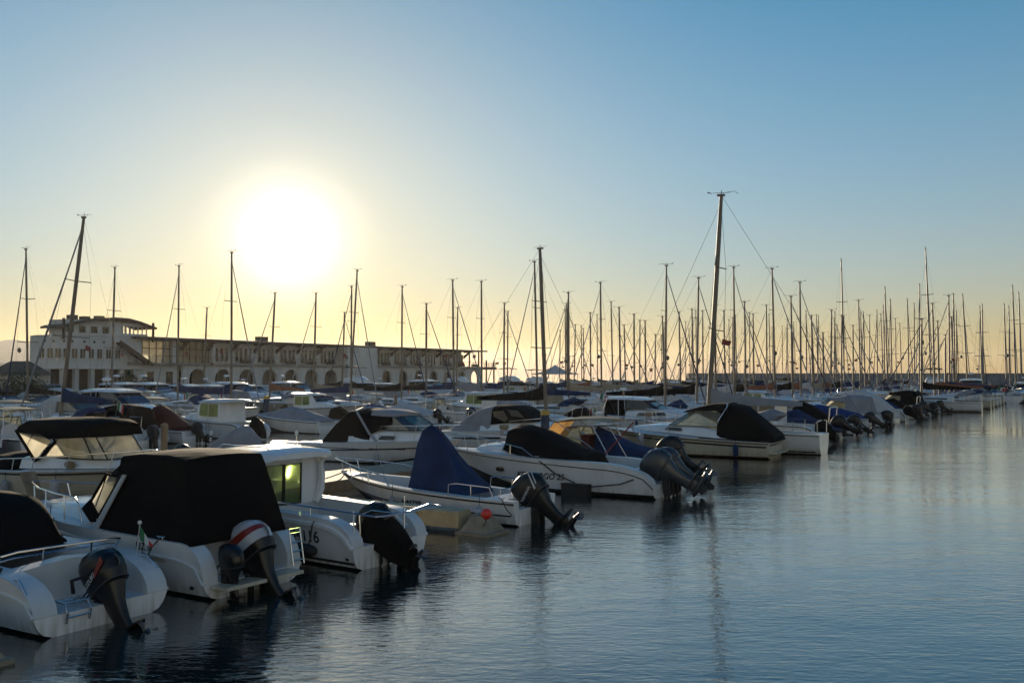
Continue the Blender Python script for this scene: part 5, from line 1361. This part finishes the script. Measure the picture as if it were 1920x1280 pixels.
def ensign(r, x, y, z, cols=(flagg, flagw, flagr)):
    q = MB(); q.tube([(x, y, z), (x - .25, y, z + .9)], .014, 5); o = q.build('flagstaff', steel, r)
    q = MB()
    for i in range(3):
        q.cur = i; u0, u1 = .2 * i, .2 * (i + 1)
        q.add([(x - .23 - u0, y + .03 * i, z + .86 - .12 * u0 * 3), (x - .23 - u1, y + .05 * i, z + .86 - .12 * u1 * 3), (x - .15 - u1, y + .05 * i, z + .48 - .14 * u1 * 3), (x - .15 - u0, y + .03 * i, z + .48 - .14 * u0 * 3)], [(0, 1, 2, 3)])
    q.build('flag', list(cols), o, 0)


KINDS = {
    'con_blue': (mk_console(bluec), 'white open boat with navy console cover'),
    'con_maroon': (mk_console(maroonc), 'white open boat with maroon console cover'),
    'con_black': (mk_console(blackc), 'white open boat with black console cover'),
    'con_grey': (mk_console(greyc), 'white open boat with grey console cover'),
    'tarp_grey': (mk_tarp(greyc), 'motorboat under a grey tarpaulin'),
    'tarp_white': (mk_tarp(whitec), 'motorboat under a whitish tarpaulin'),
    'tarp_blue': (mk_tarp(royalc), 'motorboat under a blue tent cover'),
    'cud_black': (mk_cuddy(blackc), 'small cabin boat with black canopy'),
    'cud_grey': (mk_cuddy(greyc), 'small cabin boat with grey canopy'),
    'cud_beige': (mk_cuddy(beigec, win=vinylo), 'small cabin boat with beige canopy'),
    'pilot': (mk_pilot(), 'white pilothouse boat with greenish windows'),
    'pilot_bird': (mk_pilot(bird=True), 'white pilothouse boat with blue bird decal'),
    'cru_black': (mk_cruiser(blackc), 'white day cruiser with black canopy'),
    'cru_white': (mk_cruiser(whitec), 'white day cruiser with whitish canopy'),
    'cru_navy': (mk_cruiser(bluec, hm=navyh), 'navy hulled day cruiser with navy canopy'),
    'hard': (mk_hardtop(), 'big white hardtop cruiser with dark cockpit curtain'),
    'fly': (mk_hardtop(fly=True, L=10.5), 'big white flybridge cruiser with dark bimini'),
    'bim_beige': (mk_bimini(beigec), 'open boat with beige bimini'),
    'bim_navy': (mk_bimini(bluec), 'open boat with navy bimini'),
    'rib_grey': (mk_rib(blackc), 'grey inflatable boat with black outboard'),
    'rib_navy': (mk_rib(bluec), 'navy inflatable boat with black outboard'),
}
NOJIB = (mk_sail(gel, blackc, jib=False), 'white sailing boat with black sail cover')
SKINDS = [(mk_sail(gel, bluec, hood=bluec), 'white sailing boat with navy sail cover'), (mk_sail(gel, blackc, jib=bluec), 'white sailing boat with black sail cover'),
          (mk_sail(navyh, whitec, hood=whitec), 'dark hulled sailing boat with pale sail cover'), (mk_sail(gel, beigec, jib=whitec), 'white sailing boat with beige sail cover'),
          (mk_sail(gelc, brown_c, hood=greyc), 'cream sailing boat with brown sail cover'), (mk_sail(gel, greyc, hood=greyc, jib=False), 'white sailing boat with grey sail cover and no jib')]
PROTOS = [k[0] for k in KINDS.values()] + [k[0] for k in SKINDS] + [NOJIB[0]]
for k_ in ('pilot', 'pilot_bird'): aerial(KINDS[k_][0], 2.2, .6, 2.2, 1.8); fender_part(KINDS[k_][0], 2.6, 1.34, .85); fender_part(KINDS[k_][0], 2.6, -1.34, .85)
for k_ in ('cru_black', 'cru_white', 'cru_navy'): aerial(KINDS[k_][0], 2.4, -.7, 2.3, 1.4); fender_part(KINDS[k_][0], 3.4, 1.55, .85); fender_part(KINDS[k_][0], 3.4, -1.55, .85)
for k_ in ('hard', 'fly'): aerial(KINDS[k_][0], 2.2, .7, 2.7, 2.2); ensign(KINDS[k_][0], .1, 0, 1.0); fender_part(KINDS[k_][0], 4.4, -1.82, 1.0)
for k_ in ('cud_black', 'cud_grey', 'cud_beige', 'con_blue', 'tarp_white'): fender_part(KINDS[k_][0], 2.4, 1.30, .75); fender_part(KINDS[k_][0], 2.4, -1.30, .75)
for i_, (p__, _) in enumerate(SKINDS):
    fender_part(p__, 3.4, 1.6, .9); fender_part(p__, 3.4, -1.6, .9)
    if i_ in (0, 3): ensign(p__, .1, .5, 1.5)
    mm = [c for c in kids(p__) if c.name.startswith('mast')][0]
    if i_ in (1, 3, 4): q = MB(); q.lathe([(.02, 3.6), (.13, 3.7), (.15, 3.8), (.13, 3.9), (.02, 4.0)], (-.1, .7, 0), 10); q.build('radar_reflector', alloy, mm)
    if i_ in (0, 5):
        q = MB(); q.plate([(-.1, -.72, 4.0), (-.42, -.78, 3.9), (-.38, -.74, 3.66), (-.1, -.72, 3.72)], .012); q.build('burgee', engr, mm, 0)
    q = MB(); q.tube([(0, 0, MASTH + .1), (-.45, .0, MASTH + .18), (-.6, 0, MASTH + .05)], .010, 4); q.plate([(.3, 0, MASTH + .08), (.5, .0, MASTH + .12), (.5, 0, MASTH + .2)], .012); q.build('wind_vane', wirem, mm)
fleet = []                       # (object, phrase, px) to be labelled once everything is placed
used = {}                        # row -> occupied stretches along the pontoon


def pxof(p): return 960 + FPX * p[0] / p[1]


# sterns of the rows, their heading and how far the sailing boats' masts stand from the edge
ROWS = {1: (12.6, HN), 2: (29.2, HS), 3: (41.3, HN), 4: (58.2, HS), 5: (67.3, HN), 6: (84.2, HS), 7: (90.4, HN)}
FOOT = {1: 14.9, 2: 26.2, 3: 43.9, 4: 55.1, 5: 69.9, 6: 81.1, 7: 93.2}


def take(row, a, half): used.setdefault(row, []).append((a - half, a + half))
def free(row, a, half): return all(a + half < x or a - half > y for x, y in used.get(row, []))


def place(kind, pos, head, sc=1.0, label=None):
    pr, ph = kind if isinstance(kind, tuple) else KINDS[kind]
    o = copy_tree(pr); o.location = (pos.x, pos.y, 0); o.rotation_euler = (random.uniform(-.012, .012), random.uniform(-.012, .012), head + random.uniform(-.05, .05)); o.scale = (sc, sc, sc)
    o['category'] = pr['category']
    if label: o['label'] = label
    else: fleet.append((o, ph, pxof(pos)))
    return o


for a_, h_ in ((6.5, 2.0), (9.8, 1.4), (12.4, 1.5), (15.5, 1.6), (18.4, .6), (21, 1.4), (26.7, 1.6), (31.3, 1.6), (42, 2.0)): take(1, a_, h_)
for a_, h_ in ((16.8, 1.8), (26.5, 1.5), (31.2, 1.8), (40.6, 1.8)): take(2, a_, h_)

# sailing boats: (mast head x, y, mast foot x) as seen, tallest near the water's edge first
MASTS = [(45, 467, 55), (147, 405, 114), (206, 502, 205), (337, 497, 337), (389, 578, 385), (435, 474, 437), (520, 548, 509), (591, 549, 586), (642, 585, 640), (657, 537, 657), (665, 505, 655),
         (750, 536, 752), (802, 570, 802), (847, 525, 850), (859, 578, 858), (902, 527, 904), (944, 568, 943), (949, 584, 949), (1002, 488, 1006), (1013, 466, 1021), (1061, 569, 1062), (1067, 548, 1068),
         (1090, 610, 1090), (1104, 586, 1106), (1119, 590, 1119), (1124, 531, 1128), (1149, 567, 1151), (1162, 575, 1163), (1188, 589, 1188), (1201, 601, 1198), (1212, 601, 1212), (1247, 496, 1244), (1272, 586, 1276), (1285, 604, 1285),
         (1297, 597, 1297), (1309, 520, 1304), (1318, 584, 1319), (1342, 574, 1342), (1357, 582, 1358), (1366, 600, 1367), (1375, 500, 1377), (1381, 591, 1382), (1398, 566, 1399), (1405, 586, 1405), (1413, 589, 1414),
         (1437, 573, 1438), (1443, 589, 1444), (1451, 504, 1453), (1466, 612, 1467), (1474, 616, 1474), (1483, 555, 1485), (1502, 529, 1502), (1516, 584, 1515), (1522, 592, 1523), (1534, 592, 1534), (1559, 581, 1557),
         (1568, 617, 1568), (1578, 591, 1577), (1584, 488, 1586), (1600, 610, 1599), (1611, 563, 1613), (1618, 587, 1619), (1633, 591, 1630), (1646, 582, 1645), (1658, 574, 1659), (1662, 540, 1666), (1670, 562, 1672), (1679, 598, 1680), (1687, 607, 1690),
         (1702, 562, 1701), (1706, 576, 1708), (1717, 570, 1717), (1728, 534, 1723), (1745, 465, 1749), (1752, 568, 1752), (1756, 597, 1757), (1783, 553, 1780), (1787, 596, 1788), (1791, 552, 1792), (1809, 552, 1814), (1824, 609, 1824), (1837, 571, 1839), (1843, 575, 1844), (1854, 622, 1856),
         (1886, 571, 1886), (1892, 575, 1893), (1902, 536, 1903), (1912, 549, 1914)]


rm_ = random.Random(3)
for i_ in range(44):
    x_ = rm_.uniform(1040, 1900); MASTS.append((x_, rm_.uniform(578, 628), x_ + rm_.uniform(-3, 3)))


def place_sail(kind, foot, head, xt, yt, xf, label=None, mx=5.6, thick=1.0):
    d = Vector((math.cos(head), math.sin(head), 0))
    Y = foot.y
    H = CAMZ + (703 - yt) / FPX * Y - 1.45
    o = place(kind, foot - d * mx, head, 1.0, label)
    m_ = [c for c in C.objects if c.parent == o and c.name.startswith('mast')][0]
    lean = (xt - xf) / FPX * Y / H                      # to the right as seen
    ang = math.atan(lean)
    # lean the mast about the sight line, expressed in the boat's own axes
    v = Vector((0, 1, 0)); v.rotate(Matrix.Rotation(-head, 3, 'Z'))
    m_.rotation_euler = Matrix.Rotation(ang, 3, v).to_euler()
    m_.scale = (thick, thick, H / MASTH)
    m_.location.z = 1.45
    return o


def put(kind, row, a, sc=1.0, dw=0.0, label=None, half=1.5):
    w, h = ROWS[row]; take(row, a, half)
    return place(kind, aw(a, w + dw), h, sc, label)


def a_at(px, w): q_ = at(px, w); return q_.x * U.x + q_.y * U.y


# boats one can pick out, row by row
take(3, a_at(548, 44), 1.7); take(4, a_at(548, 54.5), 1.8)          # an open gap in the rows, looking towards the sun
sea = place_sail(SKINDS[0], at(113, 47.4), HN, 147, 405, 114, 'small white sailing boat with dark letters on its stern and the tall leaning mast', 5.6, 1.25); take(3, a_at(150, 45), 1.8)
lettering(sea, 'SEA SEA', .30, frame((0, -1, 0), (0, 0, 1), (-.02, .62, .34)), lettm, 'boat_name', 0, .012)
tall = place_sail(SKINDS[5], at(1329, 16.3), R(148), 1352, 366, 1328, 'white sailing boat whose tall mast leans far right and tops all others', 5.6, 1.45); take(1, 46.3, 1.9)
blk = place_sail(NOJIB, at(1021, 26.3), HS, 1013, 466, 1021, 'sailing boat with slack black sail cover and thick dark mast behind the amber windows', 5.6, 1.4); take(2, a_at(1021, 26.2), 1.7)
put('con_grey', 2, 23.3, .95, -.3, 'low white boat with grey trapezoid cover showing beside the pilothouse roof')
for k_, px_, lb in (('cru_navy', -40, 'dark navy hulled boat cut off by the left edge of the photo'), ('bim_beige', 85, None), ('cud_black', 285, None), ('con_maroon', 372, 'white open boat with maroon cover in front of the pilothouse'), ('pilot', 480, 'white pilothouse boat with greenish windows moored beside the maroon cover'),
                    ('tarp_grey', 618, 'boat under a long grey tarpaulin beside the blue pile'), ('rib_grey', 690, None), ('tarp_blue', 762, None), ('tarp_white', 822, 'boat under a peaked whitish tarpaulin behind the navy covered boat'), ('bim_navy', 884, 'white open boat with navy bimini and twin rails behind the grey cockpit tent'), ('pilot', 955, None), ('tarp_grey', 1010, None), ('cud_beige', 1062, None)):
    put(k_, 3, a_at(px_, 41.3), 1.0, 0, lb)
put('cru_white', 4, a_at(150, 54), 1.05, 0, 'white cruiser with a large whitish cockpit tent below the recessed columns')
put('hard', 2, a_at(1200, 25.4), .82, -.6, 'big white hardtop cruiser with black cockpit curtain behind the beige bimini', 1.9)
put('con_black', 2, 50.3, .95)
for k_, a_, lb in (('pilot_bird', 52.3, 'white cabin boat with a blue bird decal on its side'), ('rib_navy', 57.2, 'navy inflatable boat right behind the bird decal boat'), ('con_black', 61.3, None), ('tarp_blue', 66, 'white boat under a peaked royal blue tent cover along the open water'), ('cud_grey', 71, None), ('cru_white', 76, None), ('pilot', 80.5, None), ('con_blue', 85, None), ('rib_grey', 89.5, None), ('cud_black', 94, None), ('con_black', 100, 'last low boat of the first row, its outboard tilted over open water')):
    put(k_, 1, a_, 1.05, 0, lb, 1.7)

# every mast of the skyline gets its boat
mast_no = {}
order = sorted(MASTS, key=lambda m: m[1])
for (xt, yt, xf) in order:
    if (xt, yt) in ((147, 405), (1013, 466)): continue
    best = None; k = (xf - 960) / FPX
    want = 13.0 if yt < 520 else 11.5 if yt < 580 else 10.0
    for row, wf in FOOT.items():
        den = .527 - .85 * k
        if den < .08: continue
        Y = wf / den; a = k * Y * U.x + Y * U.y
        if a > 132 or (row >= 5 and a > 172) or not free(row, a, 1.6): continue
        H = CAMZ + (703 - yt) / FPX * Y
        if H < 7.5 or H > 17: continue
        c = abs(H - want)
        if best is None or c < best[0]: best = (c, row, a, Vector((k * Y, Y, 0)), ROWS[row][1])
    if best is None or (xf > 1640 and best[0] > 3):
        for row, ac in (('c1', 143.5), ('c2', 153.5), ('c3', 167.5), ('c4', 177.5)):
            Y = ac / (.527 * k + .85); P_ = Vector((k * Y, Y, 0)); w = P_.x * NV.x + P_.y * NV.y
            if xf < 1500 or not free(row, w, 1.6): continue
            H = CAMZ + (703 - yt) / FPX * Y
            c = abs(H - want) - 3
            if best is None or c < best[0]: best = (c, row, w, P_, math.atan2(U.y, U.x) + (0 if row in ('c1', 'c3') else math.pi))
    if best is None:
        for row, wf in ((8, 88.5), (9, 76), (10, 61), (11, 36)):      # lying in the fairway between rows
            Y = wf / max(.1, .527 - .85 * k); H = CAMZ + (703 - yt) / FPX * Y
            a = k * Y * U.x + Y * U.y
            if 7 < H < 18 and free(row, a, 2.0): best = (9, row, a, Vector((k * Y, Y, 0)), HN); break
    if best is None: print('no berth', xt, yt); continue
    take(best[1], best[2], 1.6)
    ki = SKINDS[random.choice((0, 0, 1, 1, 2, 3, 4, 5))]
    place_sail(ki, best[3], best[4], xt, yt, xf, None, 5.6, 1.0 + .25 * (best[3].y > 90))

# motorboats on the cross pier at the far right, bows towards us
for kind, px, ac, lb in (('hard', 1822, 139.5, 'white cruiser lying bow on towards us at the right, dark canopy above'), ('fly', 1748, 141.0, None), ('cru_navy', 1778, 142.0, None), ('cru_black', 1872, 141.0, None), ('tarp_grey', 1890, 142.0, None), ('hard', 1915, 143.0, None), ('cud_black', 1850, 142, None)):
    k = (px - 960) / FPX; Y = ac / (.527 * k + .85); P_ = Vector((k * Y, Y, 0)); w = P_.x * NV.x + P_.y * NV.y; take('c1', w, 1.6)
    hd = math.atan2(-P_.y, -P_.x) if lb else math.atan2(U.y, U.x) + math.pi
    place(kind, P_ - Vector((math.cos(hd), math.sin(hd), 0)) * 5, hd, 1.15 if lb else 1.0, lb)

# the rest of the berths
FILL = {1: ('con_black', 'cud_black', 'bim_navy', 'tarp_grey', 'rib_grey', 'pilot'), 2: ('cru_white', 'cud_grey', 'tarp_white', 'con_blue', 'cru_white', 'bim_beige', 'pilot', 'hard'),
        3: ('cru_white', 'tarp_grey', 'con_blue', 'pilot', 'tarp_white', 'bim_beige', 'tarp_white', 'cud_grey', 'cud_beige'), 4: ('cru_white', 'tarp_white', 'cud_grey', 'tarp_grey', 'bim_beige', 'tarp_white', 'pilot', 'hard'),
        5: ('cru_white', 'tarp_white', 'cud_grey', 'pilot', 'hard', 'tarp_white', 'bim_beige'), 6: ('cru_white', 'fly', 'cud_grey', 'tarp_grey', 'cru_black', 'hard'), 7: ('tarp_white', 'cru_black', 'pilot', 'tarp_grey', 'bim_navy')}
for row, (w, h) in ROWS.items():
    a = {1: 104, 2: 54, 3: 20, 4: 26, 5: 34, 6: 42, 7: 50}[row]
    while a < (132 if row < 3 else 150):
        px = pxof(aw(a, w))
        if -40 < px < 1960 and free(row, a, 1.35):
            kind = random.choice(FILL[row])
            if random.random() < .96: put(kind, row, a, random.uniform(.92, 1.08), random.uniform(-.5, .5), None, 1.4)
            a += 2.85
        else: a += .45

# the cross pier itself
q = MB()
for a0 in (148.5, 172.5): awbox(q, a0 - 1.1, a0 + 1.1, -40, 34, .2, .5)
q_ = q.v
q.v = q_; q.f = q.f[:6]; q.m = q.m[:6]; q.v = q.v[:8]
tag(q.build('pontoon', plankm, None, 0), 'cross pontoon closing the far end of the first rows', 'pontoon', 'floating pontoons')
q = MB(); awbox(q, 171.4, 173.6, -40, 34, .2, .5); tag(q.build('pontoon', plankm, None, 0), 'farthest cross pontoon under the densest masts at the right', 'pontoon', 'floating pontoons')

# ------------------------------------------------------------------ labels for the copies
ONES = ['', 'first', 'second', 'third', 'fourth', 'fifth', 'sixth', 'seventh', 'eighth', 'ninth', 'tenth', 'eleventh', 'twelfth', 'thirteenth', 'fourteenth', 'fifteenth', 'sixteenth', 'seventeenth', 'eighteenth', 'nineteenth']
TENS = ['', '', 'twenty', 'thirty', 'forty', 'fifty', 'sixty', 'seventy', 'eighty', 'ninety']


def nth(i):
    if i >= 100: return 'hundred and ' + nth(i - 100) if i > 100 else 'hundredth'
    if i < 20: return ONES[i]
    if i % 10 == 0: return TENS[i // 10][:-1] + 'ieth'
    return TENS[i // 10] + '-' + ONES[i % 10]


bykind = {}
for o, ph, px in fleet: bykind.setdefault(ph, []).append((px, o))
allsail = sorted([(px, o) for o, ph, px in fleet if 'sailing' in ph], key=lambda t_: t_[0])
for i, (px, o) in enumerate(allsail): o['no'] = i + 1
for ph, l in bykind.items():
    l.sort(key=lambda t_: t_[0])
    for i, (px, o) in enumerate(l):
        if len(l) == 1: o['label'] = ph + ' among the moored rows'
        elif i == len(l) - 1: o['label'] = ph + ', the rightmost such boat'
        else: o['label'] = ph + ', the ' + nth(i + 1) + ' such from the left'
        o['group'] = 'sailing boats moored in the rows' if 'sailing' in ph else 'motorboats moored in the rows'
        if 'no' in o: del o['no']
for pr in PROTOS:                                   # the patterns themselves do not stay
    for c in KIDS.get(pr.name, kids(pr)):
        for d in KIDS.get(c.name, kids(c)): bpy.data.objects.remove(d)
        bpy.data.objects.remove(c)
    bpy.data.objects.remove(pr)

# ------------------------------------------------------------------ the evening air
hz = bpy.data.materials.new('evening_haze'); hz.use_nodes = True
n = hz.node_tree; n.nodes.remove(n.nodes['Principled BSDF'])
v = n.nodes.new('ShaderNodeVolumePrincipled'); v.inputs['Color'].default_value = (0.95, 0.93, 0.90, 1)
v.inputs['Density'].default_value = 0.00007; v.inputs['Anisotropy'].default_value = 0.6
n.links.new(v.outputs[0], n.nodes['Material Output'].inputs['Volume'])
q = MB(); q.box(-6100, 6100, -320, 8100, -2, 195)
o = q.build('haze', hz, None, 0); o['kind'] = 'stuff'
